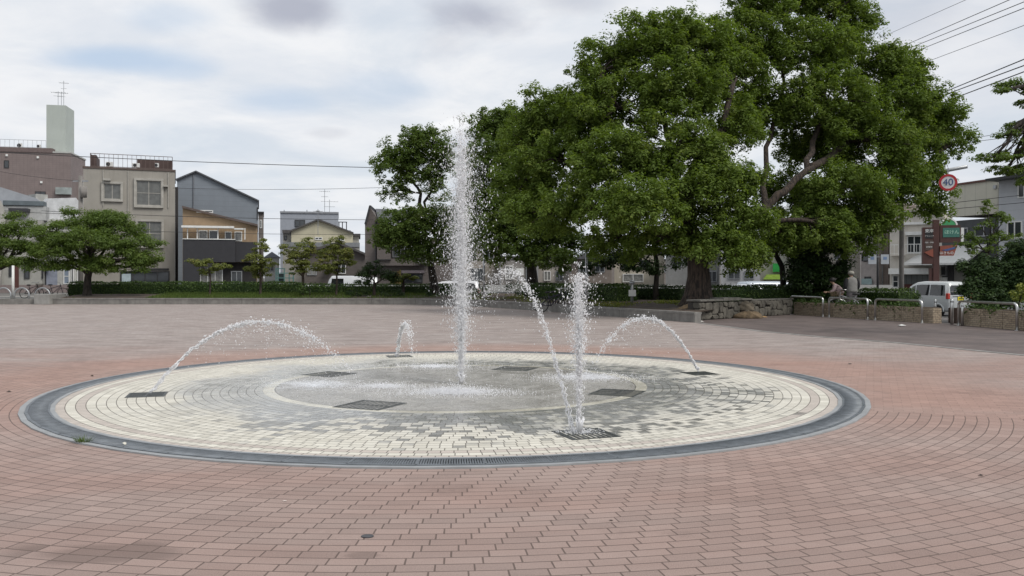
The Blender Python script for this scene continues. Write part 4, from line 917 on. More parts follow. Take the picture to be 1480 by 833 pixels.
# ------------------------------------------------------------------ poles, wires, signs
def textmesh(body, size, m_, parent, M, name='lettering', ext=.004, align='CENTER'):
    cu = bpy.data.curves.new('txt', 'FONT'); cu.body = body; cu.size = size; cu.extrude = ext; cu.align_x = align; cu.align_y = 'CENTER'
    tmp = bpy.data.objects.new('txt', cu); COL.objects.link(tmp); dg = bpy.context.evaluated_depsgraph_get(); me = bpy.data.meshes.new_from_object(tmp.evaluated_get(dg))
    bpy.data.objects.remove(tmp); me.transform(M); o = link(name, me, m_, parent); return o
FACE = Matrix.Rotation(R(90), 4, 'X')     # text in XZ plane facing -Y
cpole = mat('concrete_pole', (.22,.205,.19), .9, var=.2, vs=2, grime=.4)
def pole(label, px_, Y_, ztop, r0, r1, m_, z0=LOWG, name='utility_pole', cat='utility pole', arms=(), group=None):
    root = empty(name, (X(px_, Y_), Y_, z0), label, cat, group=group); MB().tube([(0, 0, 0), (0, 0, ztop-z0)], [r0, r1], 14).build('shaft', m_, root, True)
    for za, w_ in arms: MB().box(-w_, w_, -.05, .05, za-z0-.05, za-z0+.05).build('cross_arm', galv, root)
    return root
p_ = pole('grey utility pole rising behind the wide tree beside the beige building', 116.5, 58.5, Z(254, 58.5), .17, .13, cpole, arms=((Z(262, 58.5), .5),))
MB().cyl(.25, -.1, Z(286, 58.5)-LOWG, Z(270, 58.5)-LOWG, .2).build('transformer', cpole, p_, True)
q_ = pole('brown concrete pole carrying the overhead arm in front of the cream shop', 1303, 38, Z(236, 38), .11, .085, cpole, name='mast_pole', cat='pole')
E1 = at(1398, 241, 36.2)-q_.location; S1 = at(1303, 259, 38)-q_.location
MB().tube([S1, E1], .075, 12).build('overhead_arm', galv, q_, True)
s40 = empty('speed_sign', at(1370.3, 264, 36.0), 'round red and white speed limit sign reading 40 hanging under the overhead arm', 'road sign', rz=R(-26))
def disc(r0, r1, y, th, m_, name, parent):
    mb = MB(); n = 40
    for i in range(n):
        a, b_ = 2*math.pi*i/n, 2*math.pi*(i+1)/n
        mb.prism([(r0*math.cos(a), y, r0*math.sin(a)), (r1*math.cos(a), y, r1*math.sin(a)), (r1*math.cos(b_), y, r1*math.sin(b_)), (r0*math.cos(b_), y, r0*math.sin(b_))], (0, th, 0))
    return mb.build(name, m_, parent)
MB().tube([(0, .0, 0), (0, .02, 0)], .345, 36).build('plate', mat('sign_white', (.75,.75,.75), .35, var=0), s40)
disc(.255, .35, -.012, .011, mat('sign_red', (.48,.02,.025), .35, var=0), 'red_rim', s40)
textmesh('40', .40, mat('sign_blue', (.03,.07,.22), .4, var=0), s40, Matrix.Translation((0, -.012, 0)) @ FACE, 'numeral', .004)
MB().box(-.02, .02, .021, .06, 0, .62).build('bracket', galv, s40)
bp = pole('thin black pole with two small blue and white signs at the kerb', 1268.5, 43, Z(335, 43), .06, .05, darkm, name='sign_pole', cat='sign pole')
for k, (x_, nm) in enumerate(((-.3, 'P'), (.33, 'B'))):
    z_ = Z(375, 43)-LOWG; sp = MB().box(x_-.2, x_+.2, -.09, -.07, z_-.24, z_+.24).build('sign_panel', mat('sign_pale_blue', (.40,.43,.47), .4, var=.05), bp)
    MB().box(x_-.09, x_+.09, -.096, -.091, z_-.02, z_+.12).build('emblem', mat('emblem_blue', (.16,.23,.38), .4), sp)
    MB().box(min(x_, 0), max(x_, 0), -.069, -.055, z_+.1, z_+.13).build('bracket', galv, bp)
# clinic sign tower
YS = 45.5; st = empty('shop_sign_tower', (X(1352, YS), YS, LOWG), 'brown sign tower with clinic panels, green dome and orange arrow board', 'sign', rz=R(-14))
def su(px_): return (px_-1352)/F*YS
def sz(py_): return Z(py_, YS)-LOWG
brn = mat('sign_brown', (.075,.03,.025), .6, var=.1); wht = mat('lettering_white', (.8,.8,.78), .5, var=0)
MB().box(su(1348), su(1356.5), -.15, .15, 0, sz(318)).build('post', brn, st, bevel=.02)
MB().box(su(1343.5), su(1347.6), -.1, .1, 0, sz(388)).build('side_post', brn, st)
p1 = MB().box(su(1334), su(1347.8), -.2, .1, sz(382)+.0, sz(329)).build('left_board', brn, st)
a_ = MB().box(su(1337.5), su(1347.4), -.215, -.202, sz(345), sz(331)).build('black_panel', mat('panel_black', (.02,.02,.022), .4), p1)
textmesh('東岸', .21, wht, a_, Matrix.Translation((su(1342.5), -.222, sz(334.5))) @ FACE); textmesh('クリニック', .088, wht, a_, Matrix.Translation((su(1342.5), -.222, sz(341.5))) @ FACE)
a_ = MB().box(su(1337.5), su(1347.4), -.215, -.202, sz(362), sz(347)).build('lower_panel', mat('panel_brown', (.09,.06,.05), .5), p1); textmesh('内科・外科', .085, wht, a_, Matrix.Translation((su(1342.5), -.222, sz(351))) @ FACE); textmesh('診療中', .1, wht, a_, Matrix.Translation((su(1342.5), -.222, sz(357.5))) @ FACE)
org = mat('sign_orange', (.27,.075,.045), .45, var=.05)
MB().prism([(su(1336), -.24, sz(365)), (su(1347.7), -.24, sz(360)), (su(1347.7), -.24, sz(372)), (su(1343), -.24, sz(370))], (0, .03, 0)).build('orange_arrow', org, st)
MB().prism([(su(1357), -.2, sz(356)), (su(1380), -.2, sz(354.5)), (su(1375), -.2, sz(370)), (su(1357), -.2, sz(370))], (0, .2, 0)).build('orange_board', org, st)
textmesh('はきもの', .17, wht, st, Matrix.Translation((su(1365.5), -.21, sz(366.3))) @ FACE)
MB().prism([(su(1359), -.215, sz(362)), (su(1378), -.215, sz(357)), (su(1377), -.215, sz(360)), (su(1366), -.215, sz(363.5))], (0, .012, 0)).build('blue_stripe', mat('stripe_blue', (.06,.10,.25), .5), st)
MB().box(su(1357.5), su(1384), -.14, .1, sz(351), sz(326)).build('right_board', brn, st)
grn = mat('sign_green', (.05,.18,.14), .4, var=.1); a_ = MB().box(su(1361), su(1383), -.16, -.142, sz(343.5), sz(330)).build('green_panel', grn, st); textmesh('ほけん', .24, mat('lettering_pale', (.45,.7,.55), .5, var=0), a_, Matrix.Translation((su(1372.5), -.168, sz(336.5))) @ FACE)
mb = MB(); n = 14; cx_, cz_, rr_ = su(1369), sz(326), su(1369+11.5)-su(1369); pts = [(cx_+rr_*math.cos(math.pi*i/n), -.12, cz_+rr_*.82*math.sin(math.pi*i/n)) for i in range(n+1)]; mb.prism(pts, (0, .22, 0)); mb.build('green_dome', mat('dome_green', (.06,.33,.13), .4, var=.05), st)
mb = MB(); pts = [(cx_+rr_*(1.0 if i <= n else .82)*math.cos(math.pi*(i if i <= n else 2*n+1-i)/n), -.135, cz_+rr_*(.84 if i <= n else .68)*math.sin(math.pi*(i if i <= n else 2*n+1-i)/n)) for i in range(2*n+2)]; mb.prism(pts, (0, .012, 0)); mb.build('dome_rim', wht, st)
MB().box(su(1385), su(1389), -.1, .05, sz(350), sz(330)).build('white_flag', white, st)

wirem = mat('black_cable', (.02,.02,.022), .6, var=0)
def wire(label, p1, Y1, p2, Y2, r=.012, sag=.3, group='overhead wires crossing the sky', ext=0):
    a = at(*p1, Y1); b_ = at(*p2, Y2); root_pts = []
    n = 24
    for i in range(n+1):
        t = i/n; q = a.lerp(b_, t); q.z -= 4*sag*t*(1-t); root_pts.append(q-a)
    o = MB().tube(root_pts, r, 5).build('overhead_wire', wirem); o.location = a; tag(o, label, 'wire', group)
WR = 'thin overhead wire slanting across the upper right sky'
def lin(x0, y0, x1, y1, xa, xb): k = (y1-y0)/(x1-x0); return (xa, y0+k*(xa-x0)), (xb, y0+k*(xb-x0))
for i, (x0, y0, x1, y1, r_, lab) in enumerate([(1326, 31, 1396, 0, .011, 'highest thin wire cut off by the top edge above the right tree'), (1337, 53, 1459, 0, .016, 'second wire from the top in the upper right sky'), (1334, 62, 1480, 3, .016, 'third wire from the top in the upper right sky'), (1337, 69, 1480, 12, .016, 'fourth wire from the top in the upper right sky'),
        (1365, 80, 1480, 37, .012, 'lone thin wire between the two wire bundles at upper right'), (1385, 125, 1480, 86, .022, 'top cable of the thick lower bundle at upper right'), (1377, 133, 1480, 95, .022, 'middle cable of the thick lower bundle at upper right'), (1377, 143, 1480, 104, .022, 'bottom cable of the thick lower bundle at upper right'),
        (1405, 200, 1480, 188, .010, 'faint upper wire above the speed sign'), (1400, 206, 1480, 196, .010, 'faint lower wire above the speed sign'), (1380, 293, 1480, 282, .014, 'upper cable in front of the cream sheet wall'), (1380, 302, 1480, 293, .014, 'lower cable in front of the cream sheet wall')]):
    a, b_ = lin(x0, y0, x1, y1, 1270, 1580); wire(lab, a, 55 if i < 10 else 44, b_, 26 if i < 10 else 38, r_, 0)
for x0, y0, x1, y1, lab, r_ in [(-40, 218, 560, 243, 'long wire crossing the left sky above the beige building', .022), (250, 272, 560, 271, 'faint wire over the blue grey house', .012), (60, 305, 540, 318, 'wire passing in front of the beige building middle floor', .016), (120, 331, 560, 339, 'low wire across the cream house', .013), (-40, 300, 118, 309, 'wire running to the left utility pole', .014), (-40, 241, 116, 262, 'upper wire running to the left utility pole', .012)]:
    wire(lab, (x0, y0), 58, (x1, y1), 57, r_, .12)

pole('grey thin pole standing behind the narrow front jet', 847.5, 36.5, Z(356, 36.5), .055, .05, galv, .25, 'thin_pole', 'pole'); pole('grey thin pole half hidden by the tallest jet spray', 699.5, 44, Z(345, 44), .06, .055, galv, .25, 'thin_pole', 'pole')
pole('white slim pole beside the bicycle racks', 19, 49, Z(384, 49), .075, .07, white, .28, 'white_pole', 'pole')
mp = pole('short grey post with a white plate in the planting bed', 913.5, 35.6, Z(408, 35.6), .06, .05, galv, .3, 'marker_post', 'post'); MB().box(-.15, .15, -.09, -.06, .42, .68).build('plate', white, mp, bevel=.01); MB().ball((0, 0, .98), .12, 2, (1, .5, .9)).build('round_head', galv, mp, True)

# bicycle racks
def rack(px_, Y_, r_, h, lab):
    root = empty('bicycle_rack', (X(px_, Y_), Y_, .28), lab, 'bicycle rack', group='hoop bicycle racks at the left edge')
    MB().tube([(-r_, 0, 0), (-r_, 0, h-r_)] + [(-r_*math.cos(a), 0, h-r_+r_*math.sin(a)) for a in np.linspace(.2, math.pi-.2, 12)] + [(r_, 0, h-r_), (r_, 0, 0)], .045, 8).build('hoop', galv, root, True)
for px_, lab in ((5, 'steel hoop bicycle rack cut off by the left edge of the view'), (31.5, 'steel hoop bicycle rack standing just right of the white slim pole'), (61.5, 'steel hoop bicycle rack nearest the concrete pier')): rack(px_, 48.8, .42, .62, lab)

# bicycles
def bicycle(label, loc, rz, col=(.03,.03,.04), basket=False, sc=1.0, fender=False):
    root = empty('bicycle', loc, label, 'bicycle', rz=rz); root.scale = (sc,)*3; fmt = mat('bike_%d' % int(col[0]*1000), col, .35, .3, var=0); wr = .32
    for x_ in (-.52, .52):
        t = MB().tube([(x_+wr*math.cos(a), 0, wr+wr*math.sin(a)) for a in np.linspace(0, 2*math.pi, 25)], .022, 6, cap=False).build('wheel', blackr, root, True)
        mb = MB()
        for a in np.linspace(0, 2*math.pi, 13)[:-1]: mb.tube([(x_, 0, wr), (x_+.3*math.cos(a), 0, wr+.3*math.sin(a))], .004, 4)
        mb.build('spokes', steel, t)
        if fender: MB().tube([(x_+.36*math.cos(a), 0, wr+.36*math.sin(a)) for a in np.linspace(.3, 2.6, 12)], .02, 6).build('mudguard', steel, root, True)
    mb = MB()
    for a, b_ in (((-.52, 0, wr), (-.08, 0, .28)), ((-.08, 0, .28), (-.2, 0, .78)), ((-.08, 0, .28), (.38, 0, .75)), ((-.17, 0, .62), (.38, 0, .8)), ((-.52, 0, wr), (-.17, 0, .62)), ((.52, 0, wr), (.36, 0, .92))): mb.tube([a, b_], .02, 8)
    mb.build('frame', fmt, root, True)
    MB().tube([(.36, 0, .92), (.34, 0, 1.0), (.33, .25, 1.02), (.2, .28, 1.02)], .014, 6).tube([(.34, 0, 1.0), (.33, -.25, 1.02), (.2, -.28, 1.02)], .014, 6).build('handlebar', steel, root, True)
    MB().ball((-.22, 0, .85), .12, 2, (1.3, .7, .4)).build('saddle', blackr, root, True)
    if basket:
        mb = MB()
        for k in range(6):
            z_ = .68+k*.05; q = .12+.015*k
            mb.tube([(.55-q, -q, z_), (.55+q, -q, z_), (.55+q, q, z_), (.55-q, q, z_), (.55-q, -q, z_)], .008, 4)
        for k in range(12):
            a = 2*math.pi*k/12; mb.tube([(.55+.13*math.cos(a), .13*math.sin(a), .68), (.55+.2*math.cos(a), .2*math.sin(a), .93)], .006, 4)
        mb.build('basket', mat('wicker', (.10,.07,.04), .8), root)
    return root
X0, Y0 = P(797, 452); bicycle('dark bicycle leaning at the low wall behind the front jets', (X(799, 37.3), 37.3, 0), R(12), (.03,.025,.05))
bicycle('second dark bicycle beside the first at the low wall', (X(806, 38.4), 38.4, 0), R(-20), (.02,.02,.03))
bicycle('dark bicycle parked behind the racks at the far left', (X(46, 50.5), 50.5, .28), R(65), (.025,.02,.02), True, .9)
bicycle('dark bicycle parked by the blue panel near the left racks', (X(78, 51.5), 51.5, .28), R(30), (.03,.03,.03), False, .9)

# rubble wall with stone cap
P0 = Vector((X(1010.5, 30.2), 30.2)); P1_ = Vector((X(1147, 34.7), 34.7)); L = (P1_-P0).length
sw = empty('stone_wall', (P0.x, P0.y, 0), 'low rubble stone wall with flat capstones right of the thickest trunk', 'stone wall', rz=math.atan2(P1_.y-P0.y, P1_.x-P0.x))
stone = mat('rubble_stone', (.10,.092,.076), .95, var=.4, vs=2.2, bump=.9, bs=9, grime=.45)
mb = MB(); MB_core = MB().box(0.03, L-.03, .08, .5, 0, .6).build('wall_core', mat('mortar_dark', (.05,.045,.04), 1), sw)
x_ = -.02
while x_ < L-.05:
    cw = random.uniform(.28, .5); cuts = sorted([0, .615]+[random.uniform(.16, .45)]+([random.uniform(.3, .5)] if random.random() < .45 else []))
    for z0_, z1_ in zip(cuts, cuts[1:]):
        if z1_-z0_ < .07: continue
        sub_ = [(x_, cw)] if random.random() < .6 else [(x_, cw*random.uniform(.4, .6))]
        if len(sub_) and sub_[0][1] < cw: sub_.append((x_+sub_[0][1], cw-sub_[0][1]))
        for sx_, w_ in sub_:
            h_ = z1_-z0_; mb.b.verts.ensure_lookup_table(); k = len(mb.b.verts); c_ = Vector((sx_+w_/2+random.uniform(-.015, .015), .1, (z0_+z1_)/2)); dp = .12+random.random()*.07; sk = random.uniform(-.25, .25)
            bmesh.ops.create_icosphere(mb.b, subdivisions=3, radius=1, matrix=Matrix.Translation(c_) @ Matrix.Diagonal((w_*.6, dp, h_*.6, 1))); mb.b.verts.ensure_lookup_table()
            for vtx in mb.b.verts[k:]:
                dl = vtx.co-c_; zq = max(-h_*.475, min(h_*.475, dl.z*1.25)); xq = max(-w_*.475, min(w_*.475, dl.x*1.25)); vtx.co = c_+Vector((xq+zq*sk, max(-dp*.8, dl.y)+random.uniform(-.008, .008), zq+xq*sk*.35))
    x_ += cw
mb.build('rubble', stone, sw)
x_ = 0; mb = MB(); capm = mat('cap_slab', (.125,.118,.105), .9, var=.25, vs=3, bump=.5)
for w_, z_ in ((1.45, .71), (1.15, .755), (.8, .71)): mb.box(x_, x_+w_-.015, -.06, .55, .645, z_); x_ += w_
mb.build('capstones', capm, sw, bevel=.015); mb = MB()
while x_ < L: mb.box(x_, min(x_+.6, L)-.012, -.01, .5, .615, .655); x_ += .6
mb.build('capstones', capm, sw, bevel=.01)
def boulder(label, loc, r_, sc, col, name='boulder'):
    mb = MB().ball((0, 0, 0), r_, 4, sc)
    for v_ in mb.b.verts:
        n = v_.co.normalized(); v_.co *= 1+.12*math.sin(n.x*5+1)*math.cos(n.y*4+n.z*6)+random.gauss(0, .012); v_.co.z = max(v_.co.z, -.12*r_)
    o = mb.build(name, mat('rock_%d' % int(col[0]*1000), col, .95, var=.45, vs=5, bump=.8, bs=14), None, True); o.location = loc; tag(o, label, 'rock'); return o
boulder('low ochre brown rock at the foot of the stone wall', (X(1082, 31.6), 31.6, .05), .42, (1.25, .8, .5), (.12,.085,.05)); boulder('rounded grey rock against the stone wall behind the ochre rock', (X(1076, 32.2), 32.2, .3), .34, (1.1, .8, .9), (.09,.075,.055))
boulder('reddish brown rock at the base of the thickest trunk', (X(1000, 31.3), 31.3, .28), .45, (1.2, .8, .55), (.12,.065,.05)); boulder('pale stone at the foot of the dark evergreen', (X(531, 49.5), 49.5, .32), .2, (1.3, .8, .6), (.3,.29,.27))

# brick planters, hoops, bollards
def brick_mat():
    m_ = bpy.data.materials.new('planter_brick'); m_.use_nodes = True; t = NT(m_.node_tree); b = t.n['Principled BSDF']; x, y, z = t.sep(t.coord())[0:3]
    bt = t.new('ShaderNodeTexBrick', {'Vector': t.comb(t.m('ADD', x, y), z, 0), 'Color1': (.44,.36,.26,1), 'Color2': (.30,.235,.165,1), 'Mortar': (.13,.105,.085,1), 'Scale': 1., 'Mortar Size': .006, 'Brick Width': .17, 'Row Height': .06, 'Bias': 0.})
    n = t.noise(t.coord(), 14, 4, .7); c = t.mix(t.ss(n, .4, .75, 0, .7), bt.outputs[0], (.10,.08,.06)); c = t.mix(t.ss(t.noise(t.coord(), 2.5, 3), .45, .7, 0, .4), c, (.32,.27,.2))
    t.put(b.inputs['Base Color'], c); b.inputs['Roughness'].default_value = .95
    bn = t.new('ShaderNodeBump', {'Strength': .8, 'Distance': .02, 'Height': t.m('SUBTRACT', n, bt.outputs['Fac'])}); t.l.new(bn.outputs[0], b.inputs['Normal']); return m_
bkm = brick_mat()
def planter(label, a, b_, h=.5, dep=.36):
    a, b_ = Vector(a), Vector(b_); t = b_-a; L = t.length; root = empty('brick_planter', (a.x, a.y, 0), label, 'planter', rz=math.atan2(t.y, t.x), group='brick planters along the street side')
    n = max(1, round(L/1.0)); mb = MB()
    for i in range(n): mb.box(i*L/n+.008, (i+1)*L/n-.008, 0, dep, 0, h)
    mb.build('brickwork', bkm, root, bevel=.012); MB().box(.06, L-.06, .07, dep-.07, h+.001, h+.02).build('soil', soilm, root)
    k = int(L*190); xs = rng.uniform(0, L, k); dens_ = (np.sin(xs*1.9)+np.sin(xs*4.3+2)) > -.5; xs = xs[dens_]; k = len(xs)
    c = np.column_stack([xs, rng.uniform(.0, dep, k), h+rng.exponential(.06, k)]); low = rng.uniform(size=k) < .1; c[low, 1] = -.04; c[low, 2] = h-rng.exponential(.08, low.sum())
    v, f_ = quads_from(c, rng.normal(size=(k, 3))+np.array([0, -.3, .6]), rng.uniform(.025, .06, k)); link('plants', np_mesh('plants', v, f_), leaf_h, root); return root
def onl(px_, a, b_):   # point on ground line a-b seen at px
    k = (px_-740)/F; t = b_-a; u = (k*a.y-a.x)/(t.x-k*t.y); return a+t*u
A1, B1 = Vector((X(1147, 34.7), 34.7)), Vector((X(1349, 28.0), 28.0)); A2, B2 = Vector((X(1388, 27.0), 27.0)), Vector((X(1560, 22.2), 22.2))
m1 = onl(1205, A1, B1); m2 = onl(1266, A1, B1)
nn = Vector(((B1-A1).y, -(B1-A1).x)).normalized(); nn = nn if nn.y < 0 or nn.x < 0 else -nn
planter('brick planter nearest the rubble stone wall', A1, m1); planter('brick planter in front of the man in the grey vest', m1, m2); planter('brick planter ending left of the bollard gap', m2, B1); planter('brick planter at the right edge beyond the bollard gap', A2, B2, .54)
def hoop(label, pa, pb, A, B, h=.74):
    a = onl(pa, A, B)-Vector((.17, .06)); b_ = onl(pb, A, B)-Vector((.17, .06)); t = b_-a; L = t.length; root = empty('hoop_barrier', (a.x, a.y, 0), label, 'barrier', rz=math.atan2(t.y, t.x), group='steel hoop barriers in front of the planters')
    r_ = .13; arc = lambda cx_, s_: [(cx_+s_*r_*math.cos(q), 0, h-r_+r_*math.sin(q)) for q in (np.linspace(math.pi, math.pi/2, 6) if s_ > 0 else np.linspace(math.pi/2, 0, 6))]
    pts = [(0, 0, 0)] + [(r_-r_*math.cos(q), 0, h-r_+r_*math.sin(q)) for q in np.linspace(0, math.pi/2, 6)] + [(L-r_+r_*math.sin(q), 0, h-r_+r_*math.cos(q)) for q in np.linspace(0, math.pi/2, 6)] + [(L, 0, 0)]
    MB().tube(pts, .038, 10).build('hoop', steel, root, True); mb = MB()
    for x_ in (0, L): mb.cyl(x_, 0, .004, .02, .07)
    mb.build('foot_plate', steel, root)
hoop('steel hoop barrier beside the rubble stone wall', 1148, 1195, A1, B1); hoop('steel hoop barrier in front of the man in the grey vest', 1204, 1260, A1, B1); hoop('steel hoop barrier just left of the bollard gap', 1271, 1339, A1, B1); hoop('longest looking steel hoop barrier at the right edge', 1392, 1477, A2, B2, .76)
def bollard(label, px_, Y_, h=.78, r_=.05):
    root = empty('bollard', (X(px_, Y_), Y_, 0), label, 'bollard', group='steel bollards in the planter gap'); MB().tube([(0, 0, 0), (0, 0, h-.02), (0, 0, h)], [r_, r_, r_*.7], 14).build('tube', steel, root, True); MB().cyl(0, 0, h*.86, h*.9, r_+.004).build('band', darkm, root)
bollard('steel bollard in the middle of the gap in front of the silver van', 1376, 27.4, .82); bollard('thin steel bollard at the end of the left planter run', 1352, 28.3, .78, .035); bollard('steel bollard hard against the right planter', 1391, 26.6, .70, .045)
pbx = MB().box(-.3, .3, -.25, .25, 0, .5).build('dark_planter_box', mat('dark_brown_box', (.05,.03,.022), .8, var=.2), None, bevel=.02); pbx.location = (X(1389, 28.3), 28.3, 0); tag(pbx, 'small dark brown box behind the right planter end', 'box')

# ------------------------------------------------------------------ vehicles
def car(name, label, loc, rz, col, L=3.5, W=1.48, H=1.62, kind='van', cat='car', plate=(.75,.62,.03), rough=.25):
    root = empty(name, loc, label, cat, rz=rz); hl = L/2; paint = mat('paint_%d_%d' % (int(col[0]*1000), int(col[2]*1000)), col, rough, .1, var=.02, spec=.6)
    # x: +front; top profile
    if kind == 'van': prof = [(-hl, .95, H*.62), (-hl+.04, .98, H*.9), (-hl+.18, 1, H*.985), (-hl+.8, 1, H), (0, 1, H), (hl-1.35, 1, H*.975), (hl-1.05, .97, H*.9), (hl-.62, .9, H*.66), (hl-.2, .9, H*.585), (hl, .9, H*.48)]
    elif kind == 'truck': prof = [(-hl, .95, H*.95), (0, 1, H), (hl-.35, 1, H), (hl-.12, .95, H*.85), (hl, .9, H*.5)]
    else: prof = [(-hl, .9, H*.6), (-hl+.35, .92, H*.66), (-hl+1.0, .95, H*.95), (-.2, 1, H), (.5, .97, H*.93), (hl-1.1, .92, H*.66), (hl-.2, .9, H*.56), (hl, .88, H*.45)]
    belt = H*.57; hw = W/2
    xs = np.linspace(-hl, hl, 41); px_ = [p[0] for p in prof]; zt = np.interp(xs, px_, [p[2] for p in prof])
    def endt(x): return 1-.10*max(0, (abs(x)-hl+.5)/.5)**2
    def top(x): return float(np.interp(x, px_, [p[2] for p in prof]))
    def side(x, t):  # t 0..1 belt->roof
        z = min(belt, top(x)-.03)+(top(x)-.05-min(belt, top(x)-.03))*t; y = (hw-.015-(hw*.16)*max(0, (z-belt)/(H-belt)))*endt(x); return y, z
    rings = []; mb = MB()
    for x in xs:
        y1, z1 = side(x, 0); y2, z2 = side(x, 1); e = endt(x)
        half = [(hw*.9*e, .22), (hw*e, .36), (hw*e, .58*belt+.2), (y1, z1), (y2, z2), (y2-.09, z2+.04), (y2*.5, z2+.055)]
        pts = [(x, y, z) for y, z in half] + [(x, -y, z) for y, z in half[::-1]]
        rings.append([mb.b.verts.new(p) for p in pts])
    n = len(rings[0])
    for i in range(len(rings)-1):
        for k in range(n): mb.b.faces.new([rings[i][k], rings[i][(k+1) % n], rings[i+1][(k+1) % n], rings[i+1][k]])
    mb.b.faces.new(rings[0]); mb.b.faces.new(rings[-1][::-1])
    body = mb.build('body', paint, root, True)
    tint = mat('car_glass', (.012,.014,.016), .06, var=0, spec=.9)
    def sidewin(xa, xb, s_, t0=.06, t1=.84, sl=(0, 0)):
        mb = MB(); m_ = 8; lo = []; hi = []
        for i in range(m_+1):
            t = i/m_; x0_ = xa+(xb-xa)*t; x1_ = xa+sl[0]+(xb+sl[1]-xa-sl[0])*t; y0_, z0_ = side(x0_, t0); y1_, z1_ = side(x1_, t1)
            lo.append(mb.b.verts.new((x0_, s_*(y0_+.008), z0_))); hi.append(mb.b.verts.new((x1_, s_*(y1_+.008), z1_)))
        for i in range(m_): mb.b.faces.new([lo[i], lo[i+1], hi[i+1], hi[i]])
        mb.build('side_window', tint, root, True)
    for s_ in (1, -1):
        if kind == 'van': sidewin(-hl+.22, -hl+1.12, s_, sl=(.05, 0)); sidewin(-hl+1.18, -hl+2.0, s_); sidewin(-hl+2.06, hl-.82, s_, sl=(0, -.36))
        elif kind == 'truck': sidewin(hl-1.1, hl-.25, s_, sl=(0, -.1))
        else: sidewin(-hl+.75, -.1, s_, sl=(.3, 0)); sidewin(-.04, hl-1.15, s_, sl=(0, -.45))
    # rear and front glass
    mb = MB(); q = hw*.78
    if kind == 'van': mb.poly([(-hl-.012, -q, H*.62), (-hl-.012, q, H*.62), (-hl+.028, q*.92, H*.89), (-hl+.028, -q*.92, H*.89)])
    else: mb.poly([(-hl+.3, -q, H*.66), (-hl+.3, q, H*.66), (-hl+.93, q*.85, H*.95), (-hl+.93, -q*.85, H*.95)])
    mb.build('rear_window', tint, root)
    mb = MB()
    if kind == 'van': a0_, a1_ = (hl-.6, H*.67), (hl-1.08, H*.94)
    elif kind == 'truck': a0_, a1_ = (hl-.03, H*.58), (hl-.25, H*.95)
    else: a0_, a1_ = (hl-1.1, H*.69), (.45, H*.965)
    mb.poly([(a0_[0]+.03, -q, a0_[1]), (a0_[0]+.03, q, a0_[1]), (a1_[0]+.03, q*.85, a1_[1]), (a1_[0]+.03, -q*.85, a1_[1])]); mb.build('windscreen', tint, root)
    for x_ in (-hl+.58, hl-.6):
        for s_ in (1, -1):
            w_ = MB().tube([(x_, s_*(hw-.16), .27), (x_, s_*(hw+.006), .27)], .27, 22).build('wheel', blackr, root); MB().tube([(x_, s_*(hw+.007), .27), (x_, s_*(hw+.015), .27)], .165, 16).build('rim', steel, w_)
            mb = MB(); mb.tube([(x_+.325*math.cos(a), s_*(hw+.0), .27+.325*math.sin(a)) for a in np.linspace(-.15, math.pi+.15, 18)], .035, 6); mb.build('wheel_arch', paint, root, True)
    for s_ in (1, -1):
        MB().box(-hl-.02, -hl+.14, s_*hw-.14*(s_ > 0)-.0, s_*hw+.14*(s_ < 0), belt-.12, belt+.16).build('tail_light', mat('tail_red', (.45,.05,.035), .25, var=.1), root, bevel=.03)
        MB().box(hl-.16, hl+.0, s_*hw*.93-.12*(s_ > 0), s_*hw*.93+.12*(s_ < 0), belt-.25, belt-.08).build('headlight', mat('lamp_clear', (.6,.6,.62), .15), root, bevel=.03)
        MB().box(hl-1.0, hl-.85, s_*(hw+.02)-.06, s_*(hw+.02)+.06+.05*s_, belt, belt+.14).build('wing_mirror', paint, root, bevel=.02)
    MB().box(-hl-.05, -hl+.05, -hw*.92, hw*.92, .22, .42).build('bumper', paint, root, bevel=.03)
    pl_ = MB().box(-hl-.035, -hl-.015, -.17, .17, belt-.18, belt-.01).build('number_plate', mat('plate_%d' % int(plate[2]*100), plate, .5, var=0), root)
    MB().box(-hl-.04, -hl-.036, -.13, .12, belt-.13, belt-.06).build('plate_marks', mat('plate_ink', (.12,.14,.02), .6), pl_)
    MB().box(-hl-.03, -hl+.0, -hw*.6, hw*.6, belt-.0, belt+.03).build('trim_strip', steel, root)
    return root
vb = R(90)+R(19)   # heading: bearing -19 deg from +Y
car('parked_van', 'silver white kei van seen from behind with a yellow plate, parked beyond the bollards', (X(1347, 42.6), 42.6, LOWG), vb, (.60,.62,.62), 3.4, 1.5, 1.66, 'van', 'van')
car('parked_car', 'white car roof showing above the hedge between two yellowing trees', (X(454, 58), 58, LOWG), 0, (.62,.62,.61), 3.4, 1.5, 1.40, 'sedan', plate=(.7,.7,.7))
car('kei_truck', 'small white truck cab showing above the hedge left of the dark evergreen', (X(509, 57.5), 57.5, LOWG), R(190), (.63,.64,.65), 3.3, 1.48, 1.95, 'truck', 'truck', plate=(.7,.7,.7))
car('parked_car', 'white car glimpsed behind the spray at the foot of the tallest jet', (X(652, 58.5), 58.5, LOWG), R(178), (.66,.66,.68), 3.9, 1.6, 1.62, 'van', plate=(.7,.7,.7))
car('parked_car', 'silver car roof above the hedge behind the stone wall', (X(1067, 50), 50, LOWG), R(175), (.5,.52,.55), 4.2, 1.65, 1.48, 'sedan', plate=(.7,.7,.7))
car('parked_car', 'pale blue grey car in front of the lime green awning', (X(1119, 51), 51, LOWG), R(5), (.42,.46,.52), 4.3, 1.65, 1.62, 'van', plate=(.7,.7,.7))
car('parked_car', 'white car almost hidden by the dark shrubs at the right edge', (X(1470, 40), 40, LOWG), vb, (.64,.64,.64), 4.0, 1.6, 1.5, 'sedan', plate=(.7,.7,.7))

